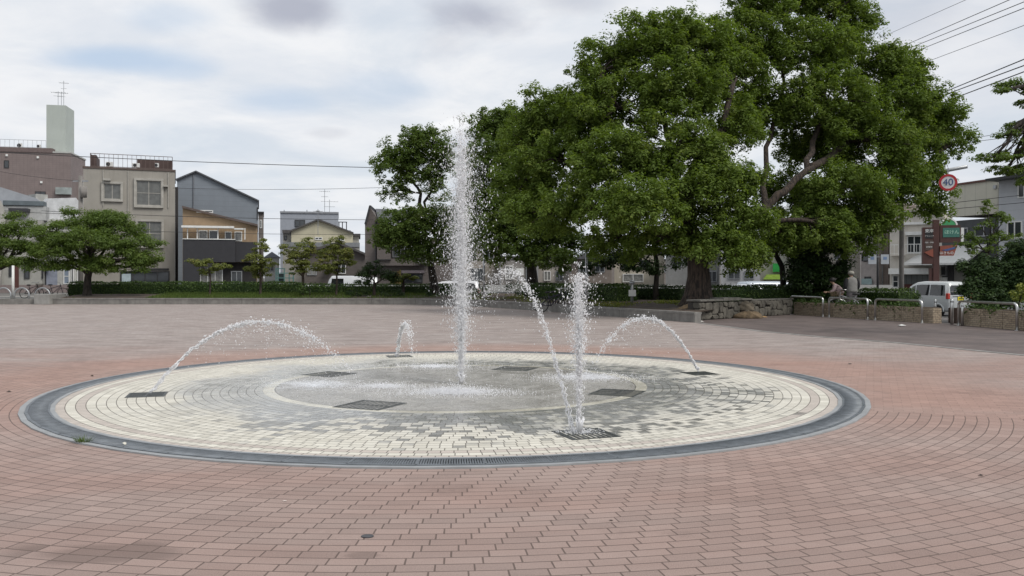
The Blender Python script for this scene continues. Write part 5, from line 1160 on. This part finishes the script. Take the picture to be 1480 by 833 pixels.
# ------------------------------------------------------------------ trees
def big_tree(name, label, base, trunk, tr, forks, lobes, lm, bm_, dens, puff, nl, leaf, flat=.62):
    root = empty(name, base, label, 'tree'); B = Vector(base); mb = MB()
    tp = [Vector(p) for p in trunk]; n = len(tp)
    rs = [tr*(1.75 if i == 0 else 1.25 if i == 1 else 1.0-.12*(i-2)) for i in range(n)]; mb.tube([p-B for p in tp], rs, 18)
    for k in range(7):     # buttress roots
        a = 2*math.pi*k/7+.3; mb.tube([Vector((math.cos(a)*tr*.6, math.sin(a)*tr*.6, .75)), Vector((math.cos(a)*tr*1.2, math.sin(a)*tr*1.2, .2)), Vector((math.cos(a)*tr*2.0, math.sin(a)*tr*2.0, -.12))], [tr*.35, tr*.4, tr*.15], 8)
    nodes = []
    for pts, r0, r1 in forks:
        q = [Vector(p) for p in pts]; m_ = []
        for i in range(len(q)-1):
            for j in range(4): m_.append(q[i].lerp(q[i+1], j/4)+Vector(rng.normal(size=3))*.05)
        m_.append(q[-1]); rr = [r0+(r1-r0)*i/(len(m_)-1) for i in range(len(m_))]; mb.tube([p-B for p in m_], rr, 12); nodes += [(p, r_) for p, r_ in zip(m_, rr)][3:]
    lobes = [(c, tuple(1.12*q for q in r)) for c, r in lobes]; cl = lobes_to_clumps(lobes, dens)
    for (c, r), pts in zip(lobes, cl):
        c = Vector(c); st, r0 = min(nodes, key=lambda nd: (nd[0]-c).length + max(0, nd[0].z-c.z)*1.5)
        path = limb(mb, st-B, c-B, r0*.6, .05, .16, 9, .03)
        for p in pts[::3]:
            j = random.randint(3, 8); limb(mb, path[j], Vector(p)-B, .05, .014, .14, 4, 0, 5)
    mb.build('trunk', bm_, root, True)
    cs = np.concatenate(cl); k = 6; o_ = rng.normal(size=(len(cs), k, 3)); o_ /= np.linalg.norm(o_, axis=2, keepdims=True); o_[:, :, 2] = o_[:, :, 2]*.95+.05
    cs = (cs[:, None, :]+o_*rng.uniform(.25, .62, (len(cs), k, 1))).reshape(-1, 3)
    v, f = puffs(cs-np.array(base), puff*rng.uniform(.55, 1.3, len(cs)), nl, leaf, flat); link('crown', np_mesh('crown', v, f), lm, root); return root
T = lambda a, b_, c_: tuple(at(a, b_, c_))
big_tree('camphor_tree', 'huge spreading camphor tree filling the upper right with a thick flared trunk', (X(1008, 32.3), 32.3, .3),
    [T(1008, 449, 32.3), T(1009, 425, 32.3), T(1010, 400, 32.3), T(1008, 372, 32.3), T(1004, 350, 32.4)], .42,
    [([T(1005, 362, 32.3), T(995, 320, 32.5), T(985, 280, 33), T(1010, 230, 33), T(1045, 185, 33.5), T(1060, 120, 34)], .34, .09), ([T(990, 325, 32.4), T(960, 290, 33), T(930, 240, 34), T(890, 190, 34), T(870, 140, 34)], .22, .07), ([T(985, 300, 33), T(970, 240, 34), T(960, 170, 34.5), T(950, 110, 35)], .18, .06),
     ([T(1010, 378, 32.3), T(1045, 350, 32.5), T(1088, 326, 33), T(1108, 300, 33.5), T(1140, 268, 34), T(1175, 243, 34.5)], .22, .12), ([T(1106, 304, 33.5), T(1104, 262, 34.5), T(1112, 200, 36), T(1130, 120, 37), T(1140, 50, 37)], .13, .05), ([T(1165, 248, 34.4), T(1180, 190, 36), T(1195, 120, 38), T(1200, 50, 38)], .13, .05),
     ([T(1172, 243, 34.5), T(1215, 215, 36), T(1265, 180, 38), T(1310, 140, 38)], .17, .06), ([T(1150, 262, 36.5), T(1200, 270, 36), T(1250, 265, 36), T(1300, 262, 37)], .13, .05), ([T(1000, 335, 32.4), T(960, 335, 32), T(900, 320, 32), T(840, 300, 33)], .14, .05), ([T(930, 240, 34), T(870, 235, 35), T(800, 225, 35.5)], .12, .05)],
    plobes([(872, 98, 35, 42, 32), (935, 62, 35, 52, 34), (1000, 62, 34.5, 50, 38), (985, 130, 33.5, 58, 40), (900, 155, 34, 60, 42), (845, 165, 35, 42, 35), (800, 165, 36, 34, 30), (765, 200, 36.5, 40, 36), (820, 235, 34.5, 52, 38), (760, 262, 35.5, 42, 38), (895, 235, 32.5, 60, 38), (975, 215, 32.5, 60, 40), (850, 300, 32.5, 55, 30), (925, 305, 30.5, 52, 32), (1000, 285, 31.5, 40, 28), (790, 310, 34, 45, 26), (1045, 262, 32, 48, 34),
        (955, 350, 32, 36, 20), (1060, 325, 32, 50, 28), (1065, 372, 31.5, 34, 18), (880, 350, 33, 36, 20), (1035, 355, 31, 26, 18),
        (1065, 60, 37, 45, 36), (1060, 118, 36, 45, 36), (1120, 0, 38, 55, 36), (1200, 5, 38.5, 42, 34), (1155, 70, 37, 58, 40), (1215, 75, 38, 34, 34), (1110, 165, 37, 52, 34), (1195, 150, 36, 60, 40), (1275, 105, 38.5, 38, 34), (1318, 98, 38.5, 26, 26), (1300, 150, 37.5, 52, 34), (1350, 165, 38, 30, 26), (1372, 200, 38, 24, 16), (1255, 205, 36, 60, 36), (1190, 215, 38, 55, 32), (1325, 215, 37.5, 46, 24), (1215, 275, 34.5, 56, 30), (1285, 265, 36, 50, 30), (1150, 285, 38, 46, 28), (1335, 262, 37, 26, 24), (1260, 312, 35, 42, 20), (1180, 325, 34, 46, 22), (1350, 300, 37.2, 18, 20), (1085, 365, 34, 34, 16), (1070, 185, 34, 34, 30), (1035, 90, 35, 30, 30), (1240, 40, 38.5, 24, 26), (1150, 345, 34.5, 34, 16), (1225, 345, 35, 34, 16)]),
    leaf_c, bark, 2.5, .27, 58, .066, .95)
big_tree('camphor_tree', 'second dark camphor tree behind the front jets with a leaning trunk', (X(770, 45), 45, .4), [T(770, 433, 45), T(770, 415, 45), T(769, 395, 45), T(767, 378, 45)], .26,
    [([T(767, 382, 45), T(750, 360, 45), T(735, 320, 45), T(728, 260, 45), T(722, 210, 45)], .2, .06), ([T(767, 380, 45), T(775, 345, 45), T(790, 310, 45)], .16, .06), ([T(752, 362, 45), T(715, 345, 45), T(690, 320, 45)], .1, .05)],
    plobes([(708, 188, 46, 26, 24), (738, 185, 46, 32, 26), (715, 235, 45, 38, 32), (750, 240, 45, 38, 34), (698, 285, 45, 34, 30), (738, 300, 44.5, 44, 30), (700, 330, 44, 40, 24), (770, 330, 44, 44, 24), (735, 360, 43.5, 36, 16), (805, 350, 43.5, 36, 18), (795, 375, 43, 34, 12)]), leaf_c2, bark_d, 2.5, .27, 36, .075, .8)
big_tree('camphor_tree', 'rounded tree with open crown left of the tallest jet', (X(628, 51), 51, .4), [T(628, 432, 51), T(627, 410, 51), T(622, 380, 51), T(615, 345, 51)], .2,
    [([T(616, 350, 51), T(609, 310, 51), T(607, 280, 51), T(590, 250, 51)], .17, .05), ([T(609, 305, 51), T(625, 275, 51), T(640, 245, 51)], .1, .04), ([T(620, 370, 51), T(590, 350, 51), T(560, 340, 50)], .1, .04), ([T(622, 370, 51), T(650, 345, 50)], .1, .04)],
    plobes([(568, 240, 51, 22, 24), (590, 215, 51, 26, 22), (622, 212, 51, 28, 22), (642, 238, 51, 15, 24), (612, 248, 51, 24, 20), (575, 275, 51, 17, 13), (630, 275, 51, 16, 16), (547, 332, 49, 15, 13), (575, 332, 49, 30, 26), (618, 330, 49, 36, 26), (662, 320, 49.5, 36, 30), (655, 360, 48.5, 36, 20), (600, 365, 49, 24, 14), (572, 352, 48.5, 16, 8)]), leaf_c2, bark_d, 2.5, .26, 34, .075, .8)
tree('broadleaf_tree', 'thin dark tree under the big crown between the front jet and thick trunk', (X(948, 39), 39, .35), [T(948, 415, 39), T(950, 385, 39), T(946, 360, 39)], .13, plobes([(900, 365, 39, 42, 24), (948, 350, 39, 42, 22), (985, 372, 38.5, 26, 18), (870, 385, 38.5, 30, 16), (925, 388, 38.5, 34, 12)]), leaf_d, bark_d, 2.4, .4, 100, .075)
tree('broadleaf_tree', 'slim dark forked tree behind the hedge beside the lime green awning', (X(1132, 37), 37, .1), [T(1132, 405, 37), T(1130, 385, 37), T(1118, 362, 37)], .14, plobes([(1105, 345, 37, 34, 18), (1140, 348, 37, 34, 20), (1085, 365, 37, 20, 12)]), leaf_c2, bark_d, 2.2, .36, 80, .07)
tree('broadleaf_tree', 'forked slender tree beside the man in the grey vest', (X(1222, 36.5), 36.5, 0), [T(1222, 410, 36.5), T(1221, 380, 36.5), T(1220, 355, 36.5)], .12, plobes([(1200, 345, 36.5, 30, 20), (1240, 335, 36.5, 26, 18), (1222, 312, 36.5, 30, 18), (1262, 330, 36.5, 14, 12)]), leaf_c2, bark_d, 1.9, .34, 70, .07)
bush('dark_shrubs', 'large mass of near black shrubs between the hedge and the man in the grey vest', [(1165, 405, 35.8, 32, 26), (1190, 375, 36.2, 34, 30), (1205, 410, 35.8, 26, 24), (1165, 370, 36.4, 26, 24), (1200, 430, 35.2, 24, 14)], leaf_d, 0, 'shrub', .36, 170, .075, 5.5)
flat = .3
tree('cherry_tree', 'wide low tree with layered green branches in front of the beige building', (X(126, 50.5), 50.5, .42), [T(126, 418, 50.5), T(127, 402, 50.5), T(130, 388, 50.5)], .24, plobes([(125, 325, 50.5, 36, 12), (82, 335, 50, 46, 16), (168, 332, 50.5, 44, 17), (135, 350, 49.5, 60, 18), (200, 355, 50, 34, 14), (80, 362, 49.5, 46, 15), (178, 374, 49.5, 44, 13), (205, 378, 49.5, 22, 8), (125, 378, 50, 32, 9), (150, 312, 51, 20, 8), (105, 308, 51, 18, 8), (60, 350, 50, 22, 10), (215, 372, 49.5, 22, 10), (150, 388, 49.3, 30, 8), (70, 384, 49.5, 36, 9), (195, 388, 49.3, 18, 7), (155, 318, 50.5, 40, 12)]), leaf_m, bark_d, 3.6, .40, 120, .06, .6)
tree('cherry_tree', 'low spreading tree cut off by the left edge', (X(-14, 51), 51, .4), [T(-14, 410, 51), T(-8, 390, 51)], .2, plobes([(0, 335, 51, 34, 12), (35, 328, 51, 26, 10), (15, 355, 50.5, 40, 12), (45, 358, 50.5, 26, 10), (0, 378, 50, 32, 9), (38, 380, 50, 26, 7), (22, 312, 51.5, 14, 6)]), leaf_m, bark_d, 3.6, .40, 120, .06, .6)
def small(label, px_, Y_, spec, lm=leaf_y, tr=.05, nl=70, dens=6.0, puff=.25): 
    top_ = spec[0]; base = (X(px_, Y_), Y_, .42); tree('young_tree', label, base, [T(px_+1, 405, Y_), T(px_, 388, Y_)], tr, plobes([(a, b_, Y_+random.uniform(-.4, .4), rx*1.05, ry*1.5) for a, b_, rx, ry in spec]), lm, bark, dens, puff, nl, .062, .45, 'young trees on the grass', twigs=1)
small('smallest sparse young tree with yellow green leaves before the charcoal house', 303, 50.3, [(300, 382, 18, 5), (285, 378, 10, 3), (318, 386, 12, 4), (300, 392, 12, 4)])
small('young tree with layered yellowing leaves at the right end of the charcoal house', 376, 50.5, [(376, 360, 10, 6), (370, 375, 20, 5), (384, 385, 20, 5), (362, 388, 14, 4), (378, 350, 4, 4), (378, 396, 14, 5)], tr=.07)
small('young tree with brownish yellow crown left of the white car roof', 437, 50.2, [(440, 360, 18, 7), (430, 375, 22, 7), (447, 385, 20, 7), (418, 367, 12, 5), (446, 350, 7, 5), (430, 392, 14, 5), (408, 358, 7, 3)], tr=.09, nl=55)
small('young leaning tree with green and yellow leaves behind the cream house right side', 486, 50.2, [(480, 352, 12, 6), (490, 345, 5, 6), (478, 368, 24, 7), (492, 378, 22, 6), (470, 383, 16, 6), (498, 365, 16, 5), (484, 392, 14, 4)], tr=.06, nl=60)
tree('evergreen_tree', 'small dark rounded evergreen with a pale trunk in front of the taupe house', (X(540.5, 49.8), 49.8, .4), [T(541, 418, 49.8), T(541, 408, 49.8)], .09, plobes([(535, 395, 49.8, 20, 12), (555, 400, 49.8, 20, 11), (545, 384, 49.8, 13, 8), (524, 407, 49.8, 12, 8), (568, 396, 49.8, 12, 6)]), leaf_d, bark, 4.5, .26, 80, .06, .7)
tree('palm_shrub', 'small palm like plant with yellowish drooping leaves beside the ochre shutter', (X(583, 52), 52, .4), [T(583, 415, 52), T(583, 405, 52)], .1, plobes([(578, 403, 52, 12, 5), (592, 400, 52, 9, 5), (568, 408, 52, 8, 4)]), leaf_y, bark, 4.5, .2, 40, .11, .4)
# right edge: layered branches reaching in from a tree outside the frame, small tree, dark shrubs
RT = 21.5; tree('maple_tree', 'tree at the right edge with layered leafy branches hanging into the sky', (X(1590, RT), RT, 0), [T(1590, 380, RT), T(1586, 250, RT), T(1580, 120, RT)], .2, plobes([(1468, 122, RT, 24, 6), (1448, 133, RT-.5, 10, 4), (1482, 150, RT, 18, 6), (1475, 183, RT, 22, 10), (1452, 196, RT-.3, 16, 5), (1480, 205, RT, 20, 7), (1465, 226, RT, 30, 8), (1436, 228, RT-.3, 26, 6), (1455, 246, RT, 34, 7), (1482, 262, RT, 22, 8), (1500, 130, RT, 30, 10), (1520, 190, RT, 45, 20), (1530, 240, RT, 50, 22), (1530, 90, RT, 30, 14)]), leaf_m, bark_d, 15, .17, 80, .038, .45, twigs=.35)
tree('young_maple', 'open young tree with upright twigs in front of the white awning', (X(1424, 30), 30, 0), [T(1425, 420, 30), T(1426, 390, 30), T(1428, 365, 30)], .07, plobes([(1418, 325, 30, 22, 8), (1440, 318, 30, 18, 10), (1404, 340, 30, 18, 6), (1432, 345, 30, 30, 10), (1395, 355, 29.8, 14, 5), (1458, 340, 30, 18, 8), (1425, 300, 30, 8, 12), (1452, 312, 30, 10, 6), (1425, 362, 29.8, 26, 8), (1470, 355, 30, 16, 10)]), leaf_m, bark_d, 4.6, .2, 45, .055, .6, twigs=1)
bush('evergreen_shrub', 'big dark evergreen shrub behind the right planter covering the street', [(1425, 395, 28.8, 28, 22), (1450, 405, 28.4, 32, 26), (1410, 420, 28.4, 22, 14), (1476, 372, 28.6, 24, 26), (1490, 400, 28, 26, 30), (1400, 385, 29, 16, 8), (1440, 432, 27.8, 40, 12)], leaf_d, 0, 'shrub', .28, 160, .055, 7.5)
bush('variegated_shrub', 'small yellow green leaved shrub among dark leaves at the right edge', [(1466, 428, 25.6, 12, 9), (1478, 420, 25.4, 9, 10)], leaf_yy, .3, 'shrub', .12, 40, .05, 16)
# hedges
hedge('long dark clipped hedge behind the grass on the left', [(X(106, 53), 53), (X(250, 53), 53), (X(432, 53), 53)], 1.1, .40, Z(408.5, 53), leaf_h, 260, .055)
hedge('dark hedge behind the young trees left of the tallest jet', [(X(436, 53.4), 53.4), (X(560, 53), 53), (X(655, 52), 52)], 1.0, .40, Z(411.5, 53), leaf_h, 220, .055)
hedge('hedge lit pale green on top beside the front column jet', [(X(776, 44), 44), (X(836, 41), 41), (X(905, 37.5), 37.5)], 1.1, .35, Z(411.5, 41), leaf_h, 340, .05)
hedge('dark hedge behind the thin tree left of the thickest trunk', [(X(915, 40.5), 40.5), (X(990, 38.5), 38.5)], 1.0, .35, Z(414, 39), leaf_d, 300, .05)
hedge('broad hedge behind the rubble stone wall', [(X(1020, 34.2), 34.2), (X(1085, 35.4), 35.4), (X(1172, 37), 37)], 1.2, .1, Z(414.5, 36), leaf_h, 420, .045)
hedge('rounded hedge between the man in the grey vest and the silver van', [(X(1248, 36), 36), (X(1300, 34), 34), (X(1312, 33.6), 33.6)], 1.1, 0, Z(420, 34), leaf_h, 480, .04)
for k, (a, b_, rx, ry, lab) in enumerate([(448, 418, 20, 10, 'rounded green shrub in front of the white car roof'), (515, 422, 18, 9, 'low dark shrub left of the evergreen trunk'), (568, 425, 18, 6, 'low dark spreading shrub right of the evergreen trunk'), (640, 424, 20, 9, 'low shrub behind the foot of the tallest jet'), (700, 424, 22, 10, 'low shrub right of the tallest jet'), (745, 420, 18, 12, 'low shrub left of the second camphor trunk')]):
    bush('low_shrub', lab, [(a, b_, 49.6-(.9 if k > 3 else 0)-(1.5 if k > 4 else 0), rx, ry)], leaf_h if k in (0, 4) else leaf_d, .42, 'shrub', .24, 70, .055, 4, group='low shrubs in the planting bed')
tuft = P(121, 641); n = 90; an = rng.uniform(0, 6.28, n); ln = rng.uniform(.04, .11, n); rr0 = rng.uniform(0, .035, n)
c0 = np.column_stack([np.cos(an)*rr0*1.6, np.sin(an)*rr0, 0*an]); tip = c0+np.column_stack([np.cos(an)*ln*.9, np.sin(an)*ln*.6, ln*.75]); pw_ = np.column_stack([-np.sin(an), np.cos(an), 0*an])*.004
v3 = np.stack([c0-pw_, c0+pw_, tip], 1).reshape(-1, 3); o = link('grass_tuft', np_mesh('grass_tuft', v3, np.arange(3*n).reshape(-1, 3)), grass_m); o.location = (tuft[0], tuft[1], .0); tag(o, 'small green weed tuft growing at the outer drain edge, front left', 'weed')

# ------------------------------------------------------------------ people
def skin_fig(name, chains, mat_, parent, lvl=1):
    """chains: list of [(pos, radius)...]; the first vertex is the root; a chain may start from an existing point"""
    vs, rs, es = [], [], []
    def add(p, r_):
        for i, q in enumerate(vs):
            if (Vector(q)-Vector(p)).length < 1e-5: return i
        vs.append(p); rs.append(r_); return len(vs)-1
    for ch in chains:
        ids = [add(p, r_) for p, r_ in ch]; es += list(zip(ids, ids[1:]))
    me = bpy.data.meshes.new(name); me.from_pydata(vs, es, []); o = link(name, me, mat_, parent)
    m_ = o.modifiers.new('skin', 'SKIN'); 
    for i, r_ in enumerate(rs):
        sv = me.skin_vertices[0].data[i]; sv.radius = r_ if isinstance(r_, tuple) else (r_, r_); sv.use_root = (i == 0)
    m_.use_smooth_shade = True; s_ = o.modifiers.new('sub', 'SUBSURF'); s_.levels = lvl; s_.render_levels = lvl+1; return o
skin_t = mat('skin_tone', (.30,.19,.13), .6, var=.05)
def hand(parent, wrist, d_, m_=None):
    d_ = Vector(d_).normalized(); side_ = d_.orthogonal().normalized(); w_ = Vector(wrist); ch = [[(tuple(w_), .022), (tuple(w_+d_*.06), (.035, .02))]]
    for k, (o_, l_) in enumerate(((-.03, .07), (-.01, .085), (.01, .08), (.03, .062))): b_ = w_+d_*.06; ch.append([(tuple(b_), (.035, .02)), (tuple(b_+side_*o_+d_*.03), .009), (tuple(b_+side_*o_*1.1+d_*l_), .007)])
    ch.append([(tuple(w_+d_*.06), (.035, .02)), (tuple(w_+side_*-.05+d_*.06), .01), (tuple(w_+side_*-.06+d_*.09), .008)])
    return ch
man = empty('person', (X(1231, 33.9), 33.9, 0), 'man seen from behind in a grey cap, grey vest, black sleeves and grey trousers', 'person', rz=R(8))
bodyc = [[((0, 0, .92), (.15, .12)), ((0, 0, 1.08), (.155, .12)), ((0, .01, 1.25), (.18, .13)), ((0, .01, 1.37), (.15, .10)), ((0, .02, 1.44), .06), ((0, .04, 1.50), .055), ((0, .05, 1.57), (.082, .10)), ((0, .055, 1.63), (.07, .085))]]
for s_ in (-1, 1):
    bodyc.append([((0, .01, 1.37), (.15, .10)), ((s_*.19, .01, 1.36), .065), ((s_*.26, -.01, 1.12), .05), ((s_*.22, .17, .95), .04), ((s_*.19, .28, .97), .03)])
    bodyc.append([((0, 0, .92), (.15, .12)), ((s_*.10, 0, .86), .10), ((s_*.11, .02, .50), .07), ((s_*.11, -.01, .12), .05), ((s_*.12, .02, .05), .045), ((s_*.12, .14, .035), .035)])
man.scale = (1.04, 1.04, 1.03)
bodyo = skin_fig('body', bodyc, skin_t, man)
vestm = mat('grey_vest_cloth', (.20,.195,.185), .9, var=.12, vs=9, bump=.3); trm = mat('grey_trouser_cloth', (.125,.115,.12), .9, var=.12, vs=8, bump=.3); slm = mat('black_sleeve_cloth', (.015,.015,.017), .9)
skin_fig('vest', [[((0, 0, .86), (.235, .20)), ((0, 0, .95), (.23, .19)), ((0, 0, 1.10), (.22, .18)), ((0, .01, 1.26), (.24, .18)), ((0, .01, 1.37), (.235, .16)), ((0, .015, 1.43), (.15, .12)), ((0, .02, 1.475), (.075, .07))]], vestm, man)
for s_ in (-1, 1): skin_fig('sleeve', [[((s_*.13, .01, 1.385), .08), ((s_*.21, .005, 1.35), .095), ((s_*.25, 0, 1.24), .088), ((s_*.265, -.01, 1.10), .075), ((s_*.24, .10, 1.0), .065), ((s_*.20, .23, .965), .05)]], slm, man); skin_fig('hand', hand(man, (s_*.19, .28, .97), (0, .8, -.1)), skin_t, bodyo, 1)
skin_fig('trousers', [[((0, 0, 1.0), (.185, .155)), ((0, 0, .86), (.195, .165)), ((.10, 0, .74), .115), ((.11, .02, .48), .092), ((.11, 0, .12), .08)], [((0, 0, .86), (.195, .165)), ((-.10, 0, .74), .115), ((-.11, .02, .48), .092), ((-.11, 0, .12), .08)]], trm, man)
cap = MB().ball((0, .045, 1.62), .112, 3, (1, 1.12, .78)).tube([(-.06, .14, 1.60), (0, .20, 1.585), (.06, .14, 1.60)], .02, 6).build('cap', mat('pale_grey_cap', (.30,.29,.25), .9), man, True)
MB().ball((0, .02, 1.575), .092, 2, (1, .9, .6)).build('hair', mat('grey_hair', (.12,.11,.10), .8), man, True)
for s_ in (-1, 1): MB().ball((s_*.088, .05, 1.555), .02, 2, (.5, .8, 1.3)).build('ear', skin_t, bodyo, True)
for s_ in (-1, 1): MB().ball((s_*.12, .08, .05), .06, 2, (.8, 2.0, .8)).build('shoe', darkm, man, True)
# second person, bending over the bicycle basket left of him
wom = empty('person', (X(1216, 34.4), 34.4, 0), 'dark haired person in a pale pink top bending forward beside the man', 'person', rz=R(75))
bc = [[((0, 0, .80), (.13, .12)), ((0, .06, .95), (.125, .11)), ((0, .15, 1.08), (.14, .11)), ((0, .24, 1.18), (.11, .09)), ((0, .29, 1.23), .05), ((0, .33, 1.28), .05), ((0, .36, 1.34), (.08, .09)), ((0, .37, 1.40), (.06, .075))]]
for s_ in (-1, 1):
    bc.append([((0, .24, 1.18), (.11, .09)), ((s_*.15, .24, 1.16), .055), ((s_*.20, .30, .97), .042), ((s_*.17, .45, .90), .032), ((s_*.16, .53, .92), .026)])
    bc.append([((0, 0, .80), (.13, .12)), ((s_*.09, 0, .74), .09), ((s_*.09, .04, .44), .062), ((s_*.09, -.02, .12), .045), ((s_*.09, .10, .04), .035)])
bo2 = skin_fig('body', bc, skin_t, wom); pk = mat('pale_pink_cloth', (.40,.30,.30), .9, var=.1)
skin_fig('top', [[((0, 0, .80), (.175, .165)), ((0, .04, .92), (.17, .155)), ((0, .13, 1.06), (.175, .145)), ((0, .22, 1.16), (.15, .12)), ((0, .28, 1.215), (.07, .065))], [((0, .22, 1.16), (.15, .12)), ((.15, .24, 1.16), .078), ((.20, .30, .97), .058), ((.17, .44, .90), .046)], [((0, .22, 1.16), (.15, .12)), ((-.15, .24, 1.16), .078), ((-.20, .30, .97), .058), ((-.17, .44, .90), .046)]], pk, wom)
skin_fig('trousers', [[((0, 0, .82), (.145, .135)), ((.09, 0, .70), .105), ((.09, .04, .42), .08), ((.09, -.02, .12), .062)], [((0, 0, .82), (.145, .135)), ((-.09, 0, .70), .105), ((-.09, .04, .42), .08), ((-.09, -.02, .12), .062)]], mat('dark_trouser_cloth', (.05,.045,.05), .9), wom)
MB().ball((0, .34, 1.40), .108, 3, (1, 1.1, .95)).build('hair', mat('black_hair', (.012,.01,.01), .6), wom, True)
for s_ in (-1, 1): skin_fig('hand', hand(wom, (s_*.16, .53, .92), (0, 1, -.1)), skin_t, bo2, 1)
bicycle('silver bicycle with a front basket held by the two people behind the planter', (X(1226, 34.0)-.1, 33.55, 0), R(172), (.35,.35,.36), True, 1.0, True)

# ------------------------------------------------------------------ small litter and fittings
def litter(label, px_, py_, w_, l_, col, name='litter', h=.02, z=.0, rz=0.):
    X0, Y0 = P(px_, py_); mb = MB(); n = 9; pts = []
    for i in range(n): a = 2*math.pi*i/n; k = random.uniform(.65, 1.1); pts.append((math.cos(a)*w_/2*k, math.sin(a)*l_/2*k, random.uniform(0, h*.6)))
    c = mb.b.verts.new((0, 0, h)); vs = [mb.b.verts.new(p) for p in pts]
    for i in range(n): mb.b.faces.new([vs[i], vs[(i+1) % n], c])
    o = mb.build(name, mat('bit_%d_%d' % (int(col[0]*1000), int(col[1]*1000)), col, .85, var=.15), None); o.location = (X0, Y0, z+.002); o.rotation_euler = (0, 0, rz); tag(o, label, name.replace('_', ' ')); return o
litter('crumpled white scrap on the brown side paving before the planters', 1303, 472, .26, .3, (.6,.6,.58), 'paper_scrap', .06, .004); litter('white scrap at the left foot of the rubble stone wall', 1014, 466, .2, .2, (.62,.6,.56), 'paper_scrap', .06); litter('small orange tinted scrap beside the ochre rock', 1104, 459, .3, .25, (.35,.22,.1), 'paper_scrap', .05, .004)
litter('tiny white pebble lying on the drain, front left', 180, 646, .04, .04, (.6,.58,.5), 'pebble', .022, .02); litter('tiny pale chip on the red paving, left of centre', 411, 725, .035, .02, (.6,.52,.48), 'pebble', .006)
litter('dark dead leaf on the red paving far left edge', 13, 567, .08, .04, (.03,.025,.02), 'dead_leaf', .02); litter('dark dead leaf on the red paving right foreground', 1417, 688, .05, .03, (.035,.025,.022), 'dead_leaf', .012); litter('brown dead leaf behind the ring drain on the left', 133, 544, .07, .05, (.05,.03,.02), 'dead_leaf', .02); litter('small dead leaf near the construction joint on the right', 1228, 527, .08, .05, (.05,.04,.035), 'dead_leaf', .02); litter('thin dark twig on the red paving right of centre', 883, 753, .035, .012, (.04,.03,.025), 'twig', .006)
cap_ = MB().cyl(0, 0, .001, .006, .033, 20).build('metal_disc', mat('cap_grey', (.055,.055,.06), .6), None); X0, Y0 = P(531, 776); cap_.location = (X0, Y0, 0); cap_.scale = (1.1, .9, 1); tag(cap_, 'small grey metal cap set in the red paving, front centre', 'floor cap')
